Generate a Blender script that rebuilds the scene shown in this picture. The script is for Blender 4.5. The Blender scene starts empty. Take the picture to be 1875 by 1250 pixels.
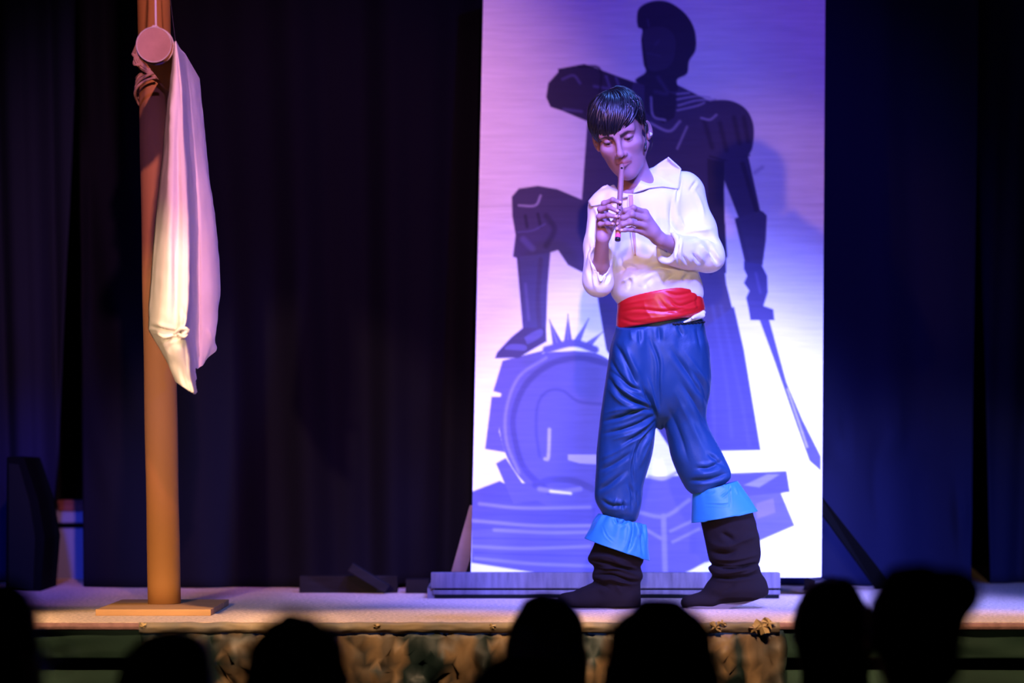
import bpy, math, random
import numpy as np
from mathutils import Vector
from mathutils.bvhtree import BVHTree
from mathutils import noise as mnoise

random.seed(7)
np.random.seed(7)
C = bpy.context.scene.collection
scene = bpy.context.scene

# ------------------------------------------------------------ camera
FPX = 5580.0                       # focal length in pixels of a 1875 x 1250 frame
CAM_Z = 1.5                        # stage floor is z = 1.0, hall floor z = 0
PITCH = math.atan(180.0 / FPX)
cam_d = bpy.data.cameras.new('camera')
cam_d.sensor_width = 36.0
cam_d.lens = 36.0 * FPX / 1875.0
cam_d.clip_end = 60
cam_d.dof.use_dof = True
cam_d.dof.focus_distance = 8.78
cam_d.dof.aperture_fstop = 1.8
cam = bpy.data.objects.new('camera', cam_d)
C.objects.link(cam)
cam.location = (0, 0, CAM_Z)
cam.rotation_euler = (math.pi / 2 + PITCH, 0, 0)
scene.camera = cam

# ------------------------------------------------------------ exposure, world
scene.view_settings.view_transform = 'Standard'
scene.view_settings.look = 'None'
scene.view_settings.exposure = 0.0
scene.view_settings.gamma = 1.0
scene.view_settings.use_curve_mapping = False
w = bpy.data.worlds.new('dark_hall')
scene.world = w
w.use_nodes = True
w.node_tree.nodes['Background'].inputs[0].default_value = (0.35, 0.3, 0.6, 1)
w.node_tree.nodes['Background'].inputs[1].default_value = 0.003


# ------------------------------------------------------------ stage lamps
def spot(name, loc, aim, power, color, angle, blend, radius=0.08):
    d = bpy.data.lights.new(name, 'SPOT')
    d.energy = power
    d.color = color
    d.spot_size = math.radians(angle)
    d.spot_blend = blend
    d.shadow_soft_size = radius
    o = bpy.data.objects.new(name, d)
    C.objects.link(o)
    o.location = loc
    o.rotation_euler = (Vector(aim) - Vector(loc)).to_track_quat('-Z', 'Y').to_euler()
    return o


# steep violet key lamps on the boy, running out over the foot of the backdrop behind him
for kx, kp in ((-1.3, 500), (0.4, 3100), (2.0, 2900)):
    spot('violet_key_spotlight', (kx, 4.8, 5.2), (0.48, 9.25, 1.50), kp, (0.165, 0.185, 1.0), 17.5, 0.6, 0.3)
# lamp at the side, low on the foot of the backdrop
spot('backdrop_foot_lamp', (3.4, 7.6, 1.75), (0.72, 9.8, 1.25), 2800, (0.22, 0.245, 1.0), 31, 1.0, 0.15)
# violet lamps on the rear of the stage floor, and one from the right along the sail
for kx in (-1.25, -0.1):
    spot('violet_floor_lamp', (kx, 6.5, 4.8), (kx, 9.9, 1.0), 380, (0.30, 0.16, 1.0), 15, 0.5, 0.1)
spot('violet_side_lamp', (2.6, 4.6, 4.0), (-0.85, 8.6, 2.1), 380, (0.10, 0.06, 1.0), 13, 0.5, 0.1)
# warm amber lamps on the balcony rail: mast, stage front, boy
spot('amber_spotlight', (-2.0, 0.5, 2.6), (-1.0, 8.4, 1.53), 2900, (1.0, 0.68, 0.42), 8.0, 0.12)
spot('amber_spotlight', (0.1, 0.5, 2.6), (0.42, 8.9, 1.54), 900, (1.0, 0.80, 0.52), 8.2, 0.15)
spot('amber_spotlight', (0.6, 0.5, 2.6), (1.35, 8.9, 1.35), 700, (1.0, 0.72, 0.45), 7.0, 0.4)
# amber lamps along the apron
for kx in (-1.75, -1.0, -0.25, 0.5, 1.25, 2.0):
    spot('amber_apron_lamp', (kx, 5.5, 4.6), (kx * 1.02, 8.32, 0.97), 1050, (1.0, 0.64, 0.36), 15, 0.5)
# low amber lamp catching the boy's face from house left
spot('amber_face_spotlight', (-2.2, 4.0, 2.9), (0.35, 9.0, 2.3), 330, (1.0, 0.40, 0.10), 9, 0.8)
# rose lamp, high on mast and backdrop
spot('rose_spotlight', (0.28, 1.0, 4.6), (-0.68, 9.0, 2.4), 2900, (1.0, 0.40, 0.54), 16.5, 0.8)
# violet wash over the backdrop
spot('violet_wash', (1.5, 3.6, 5.0), (0.25, 9.75, 2.15), 950, (0.14, 0.05, 1.0), 27, 0.6)
# deep blue washes on the foot of the curtains
spot('blue_wash', (3.0, 6.2, 2.6), (1.45, 10.4, 0.75), 800, (0.0, 0.10, 1.0), 24, 1.0)
spot('blue_wash', (-1.25, 6.2, 2.4), (-1.60, 10.8, 1.05), 900, (0.05, 0.08, 1.0), 16, 1.0)
# blue backlight over the stage
spot('blue_backlight', (0.9, 9.5, 4.6), (0.3, 9.0, 1.0), 200, (0.1, 0.25, 1.0), 50, 0.6)

# ------------------------------------------------------------ pixel -> world
CP, SP = math.cos(PITCH), math.sin(PITCH)
CAM = np.array((0, 0, CAM_Z))
FWD = np.array((0, CP, SP))
UPV = np.array((0, -SP, CP))


def P(px, py, Y):
    """the world point at depth Y that the photograph shows at (px, py)"""
    a = (px - 937.5) / FPX
    b = (625.0 - py) / FPX
    d = np.array((a, CP - b * SP, SP + b * CP))
    return CAM + d * (Y / d[1])


def S(px, Y):
    return px * Y / FPX


def proj(V):
    r = V - CAM
    cz = r @ FWD
    return 937.5 + FPX * r[:, 0] / cz, 625.0 - FPX * (r @ UPV) / cz


# ------------------------------------------------------------ tagging
def tag(o, label=None, cat=None, group=None, kind=None):
    if label: o['label'] = label
    if cat: o['category'] = cat
    if group: o['group'] = group
    if kind: o['kind'] = kind
    return o


def empty(name, loc, label, cat, group=None):
    o = bpy.data.objects.new(name, None)
    C.objects.link(o)
    o.location = loc
    o.empty_display_size = 0.05
    return tag(o, label, cat, group)


# ------------------------------------------------------------ materials
def mat(name, col, rough=0.6, spec=0.3, bump=0.0, bscale=60.0, var=0.0, vscale=8.0, stretch=(1, 1, 1),
        attr=None, sheen=0.0, aniso=0.0, metal=0.0, col2=None):
    m = bpy.data.materials.new(name)
    m.use_nodes = True
    nt = m.node_tree
    b = nt.nodes['Principled BSDF']
    b.inputs['Base Color'].default_value = (*col, 1)
    b.inputs['Roughness'].default_value = rough
    b.inputs['Specular IOR Level'].default_value = spec
    b.inputs['Metallic'].default_value = metal
    b.inputs['Sheen Weight'].default_value = sheen
    b.inputs['Anisotropic'].default_value = aniso
    tc = nt.nodes.new('ShaderNodeTexCoord')
    mp = nt.nodes.new('ShaderNodeMapping')
    mp.inputs['Scale'].default_value = stretch
    nt.links.new(tc.outputs['Object'], mp.inputs['Vector'])
    src = None
    if attr:
        a = nt.nodes.new('ShaderNodeVertexColor')
        a.layer_name = attr
        src = a.outputs['Color']
    if var > 0 or col2:
        n = nt.nodes.new('ShaderNodeTexNoise')
        n.inputs['Scale'].default_value = vscale
        n.inputs['Detail'].default_value = 5
        nt.links.new(mp.outputs[0], n.inputs['Vector'])
        if col2:
            r = nt.nodes.new('ShaderNodeValToRGB')
            r.color_ramp.elements[0].position = 0.35
            r.color_ramp.elements[1].position = 0.65
            r.color_ramp.elements[0].color = (*col, 1)
            r.color_ramp.elements[1].color = (*col2, 1)
            nt.links.new(n.outputs['Fac'], r.inputs[0])
            src = r.outputs[0]
        else:
            r = nt.nodes.new('ShaderNodeMapRange')
            r.inputs['From Min'].default_value = 0.3
            r.inputs['From Max'].default_value = 0.7
            r.inputs['To Min'].default_value = 1 - var
            r.inputs['To Max'].default_value = 1 + var
            nt.links.new(n.outputs['Fac'], r.inputs['Value'])
            mx = nt.nodes.new('ShaderNodeMix')
            mx.data_type = 'RGBA'
            mx.blend_type = 'MULTIPLY'
            mx.inputs['Factor'].default_value = 1
            if src is not None:
                nt.links.new(src, mx.inputs['A'])
            else:
                mx.inputs['A'].default_value = (*col, 1)
            nt.links.new(r.outputs[0], mx.inputs['B'])
            src = mx.outputs['Result']
    if src is not None:
        nt.links.new(src, b.inputs['Base Color'])
    if bump > 0:
        n2 = nt.nodes.new('ShaderNodeTexNoise')
        n2.inputs['Scale'].default_value = bscale
        n2.inputs['Detail'].default_value = 4
        nt.links.new(mp.outputs[0], n2.inputs['Vector'])
        bp = nt.nodes.new('ShaderNodeBump')
        bp.inputs['Strength'].default_value = bump
        bp.inputs['Distance'].default_value = 0.004
        nt.links.new(n2.outputs['Fac'], bp.inputs['Height'])
        nt.links.new(bp.outputs[0], b.inputs['Normal'])
    return m


# ------------------------------------------------------------ meshes
def link_mesh(name, me, m, parent=None, smooth=True):
    o = bpy.data.objects.new(name, me)
    C.objects.link(o)
    if m: me.materials.append(m)
    if smooth:
        me.polygons.foreach_set('use_smooth', np.ones(len(me.polygons), dtype=bool))
    if parent is not None:
        o.parent = parent
        o.matrix_parent_inverse = parent_inverse(parent)
    return o


def parent_inverse(p):
    from mathutils import Matrix
    t = Vector((0, 0, 0))
    q = p
    while q is not None:
        if q.type == 'EMPTY': t += q.location
        q = q.parent
    return Matrix.Translation(-t) if p.type == 'EMPTY' else Matrix.Identity(4)


def mesh_quads(name, V, Q, m, parent=None, smooth=True):
    """fast mesh from numpy arrays, Q is (n,4)"""
    V = np.asarray(V, np.float32)
    Q = np.asarray(Q, np.int32)
    me = bpy.data.meshes.new(name)
    me.vertices.add(len(V))
    me.vertices.foreach_set('co', V.ravel())
    n, k = Q.shape
    me.loops.add(n * k)
    me.loops.foreach_set('vertex_index', Q.ravel())
    me.polygons.add(n)
    me.polygons.foreach_set('loop_start', np.arange(0, n * k, k, dtype=np.int32))
    me.update(calc_edges=True)
    me.validate()
    return link_mesh(name, me, m, parent, smooth)


def mesh_py(name, V, F, m, parent=None, smooth=False):
    me = bpy.data.meshes.new(name)
    me.from_pydata([tuple(map(float, v)) for v in V], [], F)
    me.update()
    return link_mesh(name, me, m, parent, smooth)


def box_mesh(name, lo, hi, m, parent=None, bevel=0.0):
    x0, y0, z0 = lo
    x1, y1, z1 = hi
    V = [(x0, y0, z0), (x1, y0, z0), (x1, y1, z0), (x0, y1, z0), (x0, y0, z1), (x1, y0, z1), (x1, y1, z1), (x0, y1, z1)]
    F = [(0, 3, 2, 1), (4, 5, 6, 7), (0, 1, 5, 4), (1, 2, 6, 5), (2, 3, 7, 6), (3, 0, 4, 7)]
    o = mesh_py(name, V, F, m, parent)
    if bevel > 0:
        b = o.modifiers.new('bevel', 'BEVEL')
        b.width = bevel
        b.segments = 2
    return o


def prism_between(name, pts_a, pts_b, m, parent=None, bevel=0.0):
    """two matching closed outlines joined into a solid"""
    n = len(pts_a)
    V = list(pts_a) + list(pts_b)
    F = [tuple(range(n))[::-1], tuple(range(n, 2 * n))]
    F += [(i, (i + 1) % n, n + (i + 1) % n, n + i) for i in range(n)]
    o = mesh_py(name, V, F, m, parent)
    if bevel > 0:
        b = o.modifiers.new('bevel', 'BEVEL')
        b.width = bevel
        b.segments = 2
    return o


def frame_of(t):
    t = t / (np.linalg.norm(t) + 1e-9)
    a = np.array((0, 0, 1.0)) if abs(t[2]) < 0.9 else np.array((1.0, 0, 0))
    u = np.cross(t, a)
    u /= np.linalg.norm(u)
    return u, np.cross(t, u)


def tube_vf(path, rad, n=10, flat=1.0, ref=None):
    path = np.asarray(path, float)
    k = len(path)
    rad = np.broadcast_to(np.asarray(rad, float), (k,))
    T = np.gradient(path, axis=0)
    u, v = frame_of(T[0])
    if ref is not None:
        t0 = T[0] / np.linalg.norm(T[0])
        u = ref - t0 * (ref @ t0)
        u /= np.linalg.norm(u) + 1e-9
    V = []
    for i in range(k):
        t = T[i] / (np.linalg.norm(T[i]) + 1e-9)
        u = u - t * (u @ t)
        u /= np.linalg.norm(u) + 1e-9
        v = np.cross(t, u)
        for j in range(n):
            a = 2 * math.pi * j / n
            V.append(path[i] + rad[i] * (math.cos(a) * u * flat + math.sin(a) * v))
    F = []
    for i in range(k - 1):
        for j in range(n):
            F.append((i * n + j, i * n + (j + 1) % n, (i + 1) * n + (j + 1) % n, (i + 1) * n + j))
    F.append(tuple(range(n))[::-1])
    F.append(tuple(range((k - 1) * n, k * n)))
    return V, F


def tube(name, path, rad, m, parent=None, n=10, flat=1.0, smooth=True):
    V, F = tube_vf(path, rad, n, flat)
    return mesh_py(name, V, F, m, parent, smooth)


def joined(name, parts, m, parent=None, smooth=True):
    V, F = [], []
    for v, f in parts:
        o = len(V)
        V += list(v)
        F += [tuple(i + o for i in q) for q in f]
    return mesh_py(name, V, F, m, parent, smooth)


def catmull(pts, n=8):
    pts = np.asarray(pts, float)
    p = np.vstack([2 * pts[0] - pts[1], pts, 2 * pts[-1] - pts[-2]])
    out = []
    for i in range(1, len(p) - 2):
        for t in np.linspace(0, 1, n, endpoint=False):
            a, b, c, d = p[i - 1], p[i], p[i + 1], p[i + 2]
            out.append(0.5 * ((2 * b) + (c - a) * t + (2 * a - 5 * b + 4 * c - d) * t ** 2 + (3 * b - a - 3 * c + d) * t ** 3))
    out.append(pts[-1])
    return np.array(out)


def grid_faces(nu, nv):
    i, j = np.meshgrid(np.arange(nu - 1), np.arange(nv - 1), indexing='ij')
    a = (i * nv + j).ravel()
    return np.stack([a, a + nv, a + nv + 1, a + 1], 1)


def solidify(o, t, off=-1):
    s = o.modifiers.new('thickness', 'SOLIDIFY')
    s.thickness = t
    s.offset = off
    return o


def set_colors(o, name, col):
    ca = o.data.color_attributes.new(name, 'FLOAT_COLOR', 'POINT')
    buf = np.ones((len(col), 4), np.float32)
    buf[:, :3] = col
    ca.data.foreach_set('color', buf.ravel())


def vnoise(V, s, seed=0.0):
    return np.array([mnoise.noise((x * s + seed, y * s, z * s)) for x, y, z in V])


# ------------------------------------------------------------ implicit surfaces
class Field:
    def __init__(self, xs, ys, zs):
        self.x, self.y, self.z = (np.asarray(a, np.float32) for a in (xs, ys, zs))
        self.F = np.ones((len(xs), len(ys), len(zs)), np.float32)

    def sl(self, lo, hi):
        out = []
        for a, l, h in ((self.x, lo[0], hi[0]), (self.y, lo[1], hi[1]), (self.z, lo[2], hi[2])):
            i0 = max(int(np.searchsorted(a, l)) - 1, 0)
            i1 = min(int(np.searchsorted(a, h)) + 1, len(a))
            out.append(slice(i0, max(i1, i0)))
        return tuple(out)

    def co(self, s):
        return self.x[s[0]][:, None, None], self.y[s[1]][None, :, None], self.z[s[2]][None, None, :]

    def put(self, s, d, k, mode='add'):
        f = self.F[s]
        if f.size == 0: return
        if mode == 'add':
            h = np.maximum(k - np.abs(f - d), 0) / k
            self.F[s] = np.minimum(f, d) - h * h * k * 0.25
        else:
            d = -d
            h = np.maximum(k - np.abs(f - d), 0) / k
            self.F[s] = np.maximum(f, d) + h * h * k * 0.25

    def cap(self, a, b, ra, rb=None, k=0.01, mode='add', sq=(1, 1, 1)):
        rb = ra if rb is None else rb
        a = np.asarray(a, float)
        b = np.asarray(b, float)
        m = max(ra, rb) * 1.6 + k + 0.012
        s = self.sl(np.minimum(a, b) - m, np.maximum(a, b) + m)
        X, Y, Z = self.co(s)
        ba = b - a
        l2 = float(ba @ ba) + 1e-12
        t = np.clip(((X - a[0]) * ba[0] + (Y - a[1]) * ba[1] + (Z - a[2]) * ba[2]) / l2, 0, 1)
        d = np.sqrt(((X - a[0] - t * ba[0]) / sq[0]) ** 2 + ((Y - a[1] - t * ba[1]) / sq[1]) ** 2 + ((Z - a[2] - t * ba[2]) / sq[2]) ** 2) - (ra + (rb - ra) * t)
        self.put(s, d.astype(np.float32), k, mode)

    def ell(self, c, r, k=0.01, mode='add', R=None):
        c = np.asarray(c, float)
        r = np.asarray(r, float)
        m = float(r.max()) + k + 0.012
        s = self.sl(c - m, c + m)
        X, Y, Z = self.co(s)
        X = X - c[0]; Y = Y - c[1]; Z = Z - c[2]
        if R is not None:
            X, Y, Z = (R[0, i] * X + R[1, i] * Y + R[2, i] * Z for i in range(3))
        k0 = np.sqrt((X / r[0]) ** 2 + (Y / r[1]) ** 2 + (Z / r[2]) ** 2)
        k1 = np.sqrt((X / r[0] ** 2) ** 2 + (Y / r[1] ** 2) ** 2 + (Z / r[2] ** 2) ** 2) + 1e-9
        self.put(s, (k0 * (k0 - 1) / k1).astype(np.float32), k, mode)

    def loft(self, levels, Yc, ry, k=0.01, mode='add', tilt=0.0, x0=0.0, power=2.0):
        """levels: (py, left px, right px) top to bottom; ellipse sections at depth Yc (number or list)"""
        L = np.array(levels, float)
        n = len(L)
        Yc = np.broadcast_to(np.asarray(Yc, float), (n,))
        zz = np.array([P((a[1] + a[2]) / 2, a[0], y)[2] for a, y in zip(L, Yc)])
        cx = np.array([P((a[1] + a[2]) / 2, a[0], y)[0] for a, y in zip(L, Yc)])
        rx = np.array([S((a[2] - a[1]) / 2, y) for a, y in zip(L, Yc)])
        ryv = np.asarray(ry, float) if np.ndim(ry) else rx * ry
        o = np.argsort(zz)
        M = catmull(np.stack([zz[o], cx[o], rx[o], ryv[o], Yc[o]], 1), 6)      # smooth profile
        zz, cx, rx, ryv, yc = M.T
        rx = np.maximum(rx, .002); ryv = np.maximum(ryv, .002)
        zz = np.maximum.accumulate(zz)
        m = k + 0.02 + abs(tilt) * 0.2
        s = self.sl((cx.min() - rx.max() * 1.3 - m, yc.min() - ryv.max() - m, zz[0] - m),
                    (cx.max() + rx.max() * 1.3 + m, yc.max() + ryv.max() + m, zz[-1] + m))
        X, Y, Z = self.co(s)
        Zs = Z - tilt * (X - x0)
        zf = Zs.ravel()
        c, r, q, yy = (np.interp(zf, zz, v).reshape(Zs.shape) for v in (cx, rx, ryv, yc))
        a = np.abs((X - c) / r) ** power + np.abs((Y - yy) / q) ** power
        d = (a ** (1 / power) - 1) * np.minimum(r, q)
        d = np.maximum(d, np.maximum(zz[0] - Zs, Zs - zz[-1]))
        self.put(s, d.astype(np.float32), k, mode)

    def surface(self):
        F = self.F
        neg = F < 0
        n = sum(neg[i:neg.shape[0] - 1 + i, j:neg.shape[1] - 1 + j, k:neg.shape[2] - 1 + k].astype(np.int8)
                for i in (0, 1) for j in (0, 1) for k in (0, 1))
        act = (n > 0) & (n < 8)
        ci = np.argwhere(act)
        idx = np.full(act.shape, -1, np.int32)
        idx[act] = np.arange(len(ci))
        acc = np.zeros((len(ci), 3))
        cnt = np.zeros(len(ci))
        co = (self.x, self.y, self.z)
        corners = [(0, 0, 0), (1, 0, 0), (0, 1, 0), (1, 1, 0), (0, 0, 1), (1, 0, 1), (0, 1, 1), (1, 1, 1)]
        val = [F[ci[:, 0] + c[0], ci[:, 1] + c[1], ci[:, 2] + c[2]].astype(float) for c in corners]
        for p in range(8):
            for ax in range(3):
                q = p | (1 << ax)
                if q == p: continue
                va, vb = val[p], val[q]
                m = (va < 0) != (vb < 0)
                t = np.where(m, va / np.where(m, va - vb, 1), 0)
                for d in range(3):
                    a0 = co[d][ci[:, d] + corners[p][d]]
                    a1 = co[d][ci[:, d] + corners[q][d]]
                    acc[:, d] += np.where(m, a0 + (a1 - a0) * t, 0)
                cnt += m
        V = acc / cnt[:, None]
        Q = []
        for ax in range(3):
            a = [slice(None)] * 3
            b = [slice(None)] * 3
            a[ax] = slice(0, -1)
            b[ax] = slice(1, None)
            ch = neg[tuple(a)] != neg[tuple(b)]
            e = np.argwhere(ch)
            u, v = [(1, 2), (2, 0), (0, 1)][ax]
            ok = (e[:, u] > 0) & (e[:, v] > 0) & (e[:, u] < act.shape[u]) & (e[:, v] < act.shape[v])
            e = e[ok]
            inside = neg[e[:, 0], e[:, 1], e[:, 2]]

            def get(du, dv):
                f = e.copy()
                f[:, u] -= du
                f[:, v] -= dv
                return idx[f[:, 0], f[:, 1], f[:, 2]]
            q = np.stack([get(1, 1), get(0, 1), get(0, 0), get(1, 0)], 1)
            q[~inside] = q[~inside][:, ::-1]
            Q.append(q)
        return V, np.vstack(Q)


def vert_normals(V, Q):
    n = np.cross(V[Q[:, 2]] - V[Q[:, 0]], V[Q[:, 3]] - V[Q[:, 1]])
    N = np.zeros_like(V)
    for i in range(4):
        for d in range(3):
            N[:, d] += np.bincount(Q[:, i], n[:, d], len(V))
    return N / (np.linalg.norm(N, axis=1, keepdims=True) + 1e-12)


def smooth_mesh(V, Q, it=1, f=0.5):
    for _ in range(it):
        A = np.zeros_like(V)
        c = np.zeros(len(V))
        for i in range(4):
            j = (i + 1) % 4
            for d in range(3):
                A[:, d] += np.bincount(Q[:, i], V[Q[:, j], d], len(V)) + np.bincount(Q[:, j], V[Q[:, i], d], len(V))
            c += np.bincount(Q[:, i], minlength=len(V)) + np.bincount(Q[:, j], minlength=len(V))
        V = V + f * (A / np.maximum(c, 1)[:, None] - V)
    return V


def poly_dist(u, v, pts, along=False):
    """distance of (u,v) to a polyline, in pixels (and where along it, 0..1)"""
    best = np.full(u.shape, 1e9)
    pos = np.zeros(u.shape)
    n = len(pts) - 1
    for i, ((ax, ay), (bx, by)) in enumerate(zip(pts[:-1], pts[1:])):
        dx, dy = bx - ax, by - ay
        t = np.clip(((u - ax) * dx + (v - ay) * dy) / (dx * dx + dy * dy + 1e-9), 0, 1)
        d = np.hypot(u - ax - t * dx, v - ay - t * dy)
        if along: pos = np.where(d < best, (i + t) / n, pos)
        best = np.minimum(best, d)
    return (best, pos) if along else best


def folds(V, Q, strokes, scale=1.0):
    """press creases and raise folds of cloth where the photograph shows them (front of the cloth)"""
    N = vert_normals(V, Q)
    u, v = proj(V)
    front = np.clip((-N[:, 1] - 0.1) * 1.6, 0, 1)
    D = np.zeros(len(V))
    for pts, wd, amp in strokes:
        p = catmull(pts, 6) if len(pts) > 2 else np.array(pts, float)
        m = (u > p[:, 0].min() - 4 * wd) & (u < p[:, 0].max() + 4 * wd) & (v > p[:, 1].min() - 4 * wd) & (v < p[:, 1].max() + 4 * wd)
        d, s_ = poly_dist(u[m], v[m], p, True)
        tp = np.minimum(1, np.minimum(s_ * 3 + .12, (1 - s_) * 3 + .12))
        if amp < 0:                                   # sharp valley between two soft shoulders
            D[m] += amp * tp * (np.exp(-(d / (0.55 * wd)) ** 1.3) - 0.42 * np.exp(-((d - 1.35 * wd) / (0.8 * wd)) ** 2))
        else:
            D[m] += amp * tp * np.exp(-(d / (0.75 * wd)) ** 1.6)
    return V + N * (D * front * scale)[:, None]


def bvh_of(*objs):
    V, F = [], []
    for o in objs:
        k = len(V)
        mw = o.matrix_world
        V += [v.co.copy() for v in o.data.vertices]
        F += [tuple(i + k for i in p.vertices) for p in o.data.polygons]
    return BVHTree.FromPolygons(V, F)


def on_surface(b, px, py, off=0.0, default=None):
    """point on a built surface seen at (px,py), lifted off it towards the hall"""
    d = P(px, py, 9.0) - CAM
    d /= np.linalg.norm(d)
    h = b.ray_cast(Vector(CAM), Vector(d))
    if h[0] is None:
        return default
    return np.array(h[0]) - d * off

# ============================================================ the setting
FL = 1.0                                   # stage floor level
M_carpet = mat('stage_carpet', (0.66, 0.48, 0.34), 0.95, 0.1, 0.6, 160, 0.35, 90)
M_hall = mat('hall_floor_wood', (0.02, 0.015, 0.012), 0.7, 0.2, 0.1, 20)
M_black = mat('black_wall_paint', (0.006, 0.006, 0.008), 0.9, 0.1)
M_green = mat('green_stage_cloth', (0.010, 0.028, 0.018), 0.8, 0.2, 0.15, 25, 0.2, 6)
M_edge = mat('mauve_carpet_edge', (0.27, 0.14, 0.13), 0.95, 0.1, 0.4, 120, 0.2, 40)
M_dark = mat('dark_recess', (0.004, 0.005, 0.005), 0.9, 0.1)  # near-black, puts the shade of gaps into the colour

Y0, Y1 = 8.37, 12.2
tag(box_mesh('floor', (-7, -1.5, -0.12), (7, 12.6, 0.0), M_hall), 'dark wooden floor of the hall', kind='structure')
tag(box_mesh('stage_floor', (-4.5, Y0 + 0.012, FL - 0.05), (4.5, Y1, FL), M_carpet), 'beige speckled carpet of the stage floor', kind='structure')
tag(box_mesh('trim_1', (-4.5, Y0 - 0.012, FL - 0.02), (4.5, Y0 + 0.012, FL - 0.001), M_edge, bevel=0.008), 'mauve rolled front edge of the stage carpet', kind='structure')


def green_step(name, y, z0, z1, seed):
    nu, nv = 260, 16
    xs = np.linspace(-4.5, 4.5, nu)
    zs = np.linspace(z1, z0, nv)
    V = np.array([(x, y, z) for x in xs for z in zs])
    n = vnoise(V * (1.0, 1, 3.5) + (V[:, [2]] * 2 * np.array([[1, 0, 0]])), 4, seed) + 0.5 * vnoise(V * (1, 1, 3), 9, seed + 3)
    edge = np.minimum(V[:, 2] - z0, z1 - V[:, 2])
    V[:, 1] += n * 0.012 * np.clip(edge / 0.02, 0.1, 1)
    o = mesh_quads(name, V, grid_faces(nu, nv), M_green)
    solidify(o, 0.01, 1)
    return tag(o, None, None, None, 'structure')


zt = P(937, 1152, Y0)[2]
green_step('trim_2', Y0 + 0.002, P(937, 1206, Y0)[2], FL - 0.006, 3.0)['label'] = 'upper green cloth band along the stage front'
green_step('trim_3', Y0 + 0.004, 0.02, P(937, 1227, Y0)[2], 11.0)['label'] = 'lower green cloth band along the stage front'
tag(box_mesh('stage_body', (-4.5, Y0 + 0.05, 0.0), (4.5, Y1, FL - 0.055), M_dark), 'dark recess under the stage floor', kind='structure')
tag(box_mesh('wall_back', (-7, 12.25, 0), (7, 12.45, 5.2), M_black), 'black back wall of the stage', kind='structure')

# ============================================================ curtains
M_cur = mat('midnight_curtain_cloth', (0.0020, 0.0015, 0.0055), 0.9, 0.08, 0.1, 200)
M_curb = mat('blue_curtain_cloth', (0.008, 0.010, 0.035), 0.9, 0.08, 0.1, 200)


def curtain(name, xl_top, xl_bot, xr_top, xr_bot, Y, amp, per, seed, m, label, hem=None, swoops=(), zb=FL + 0.004, ztop=4.3):
    nu, nv = 150, 90
    V = []
    for i in range(nu):
        u = i / (nu - 1)
        for j in range(nv):
            v = j / (nv - 1)
            xa = xl_top + (xl_bot - xl_top) * v ** 2
            xb = xr_top + (xr_bot - xr_top) * v ** 2
            x = xa + (xb - xa) * u
            ph = (x - 0.15 * v * math.sin(3 * x + seed)) / per * 2 * math.pi
            y = amp * (math.sin(ph + seed) + 0.45 * math.sin(2.3 * ph + 1.7 * seed) + 0.6 * mnoise.noise((x * 3 + seed, v * 2.5, 0.3)))
            y *= (0.6 + 0.5 * v)
            b = zb + (hem(u) if hem else 0.0)
            z = ztop + (b - ztop) * v
            for (u0, v0, u1, v1, wd, a) in swoops:
                du, dv = u1 - u0, v1 - v0
                t = min(max(((u - u0) * du + (v - v0) * dv) / (du * du + dv * dv), 0), 1)
                d = math.hypot(u - u0 - t * du + 0.10 * math.sin(t * 3.14), v - v0 - t * dv)
                y -= a * math.exp(-(d / wd) ** 2) * math.sin(math.pi * min(t * 1.2 + 0.08, 1))
            V.append((x, Y + y, z))
    o = mesh_quads(name, np.array(V), grid_faces(nu, nv), m)
    solidify(o, 0.006)
    return tag(o, label, 'curtain', 'dark stage curtains')


X = lambda px, Y: (px - 937.5) / FPX * Y
curtain('stage_curtain', -3.0, -3.0, X(146, 10.6), X(84, 10.6), 10.65, 0.035, 0.24, 1.0, M_curb,
        'dark blue curtain at the far left, hanging beside the gap')
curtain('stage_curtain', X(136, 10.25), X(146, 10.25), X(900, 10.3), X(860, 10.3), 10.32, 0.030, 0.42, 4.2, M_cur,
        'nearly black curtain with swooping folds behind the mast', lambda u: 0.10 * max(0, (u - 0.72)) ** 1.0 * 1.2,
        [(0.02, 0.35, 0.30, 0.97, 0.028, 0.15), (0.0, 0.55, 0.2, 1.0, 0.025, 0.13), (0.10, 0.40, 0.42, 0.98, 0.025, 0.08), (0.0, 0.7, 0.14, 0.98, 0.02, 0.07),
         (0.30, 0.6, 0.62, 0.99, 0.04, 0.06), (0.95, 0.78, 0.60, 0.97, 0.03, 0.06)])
curtain('stage_curtain', X(1400, 10.5), X(1420, 10.5), X(1792, 10.5), X(1772, 10.5), 10.45, 0.028, 0.36, 2.6, M_curb,
        'wide dark blue curtain just right of the painted backdrop', None,
        [(0.35, 0.86, 0.28, 1.0, 0.03, 0.05), (0.62, 0.84, 0.55, 1.0, 0.03, 0.05), (0.8, 0.85, 0.72, 1.0, 0.03, 0.04), (0.95, 0.93, 0.7, 1.02, 0.03, 0.08)])
curtain('stage_curtain', X(1786, 10.6), X(1812, 10.6), 3.1, 3.1, 10.62, 0.035, 0.30, 5.5, M_curb,
        'dark blue curtain at the far right, behind the slit', None, [(0.1, 0.82, 0.35, 1.0, 0.04, 0.06)])

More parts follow.
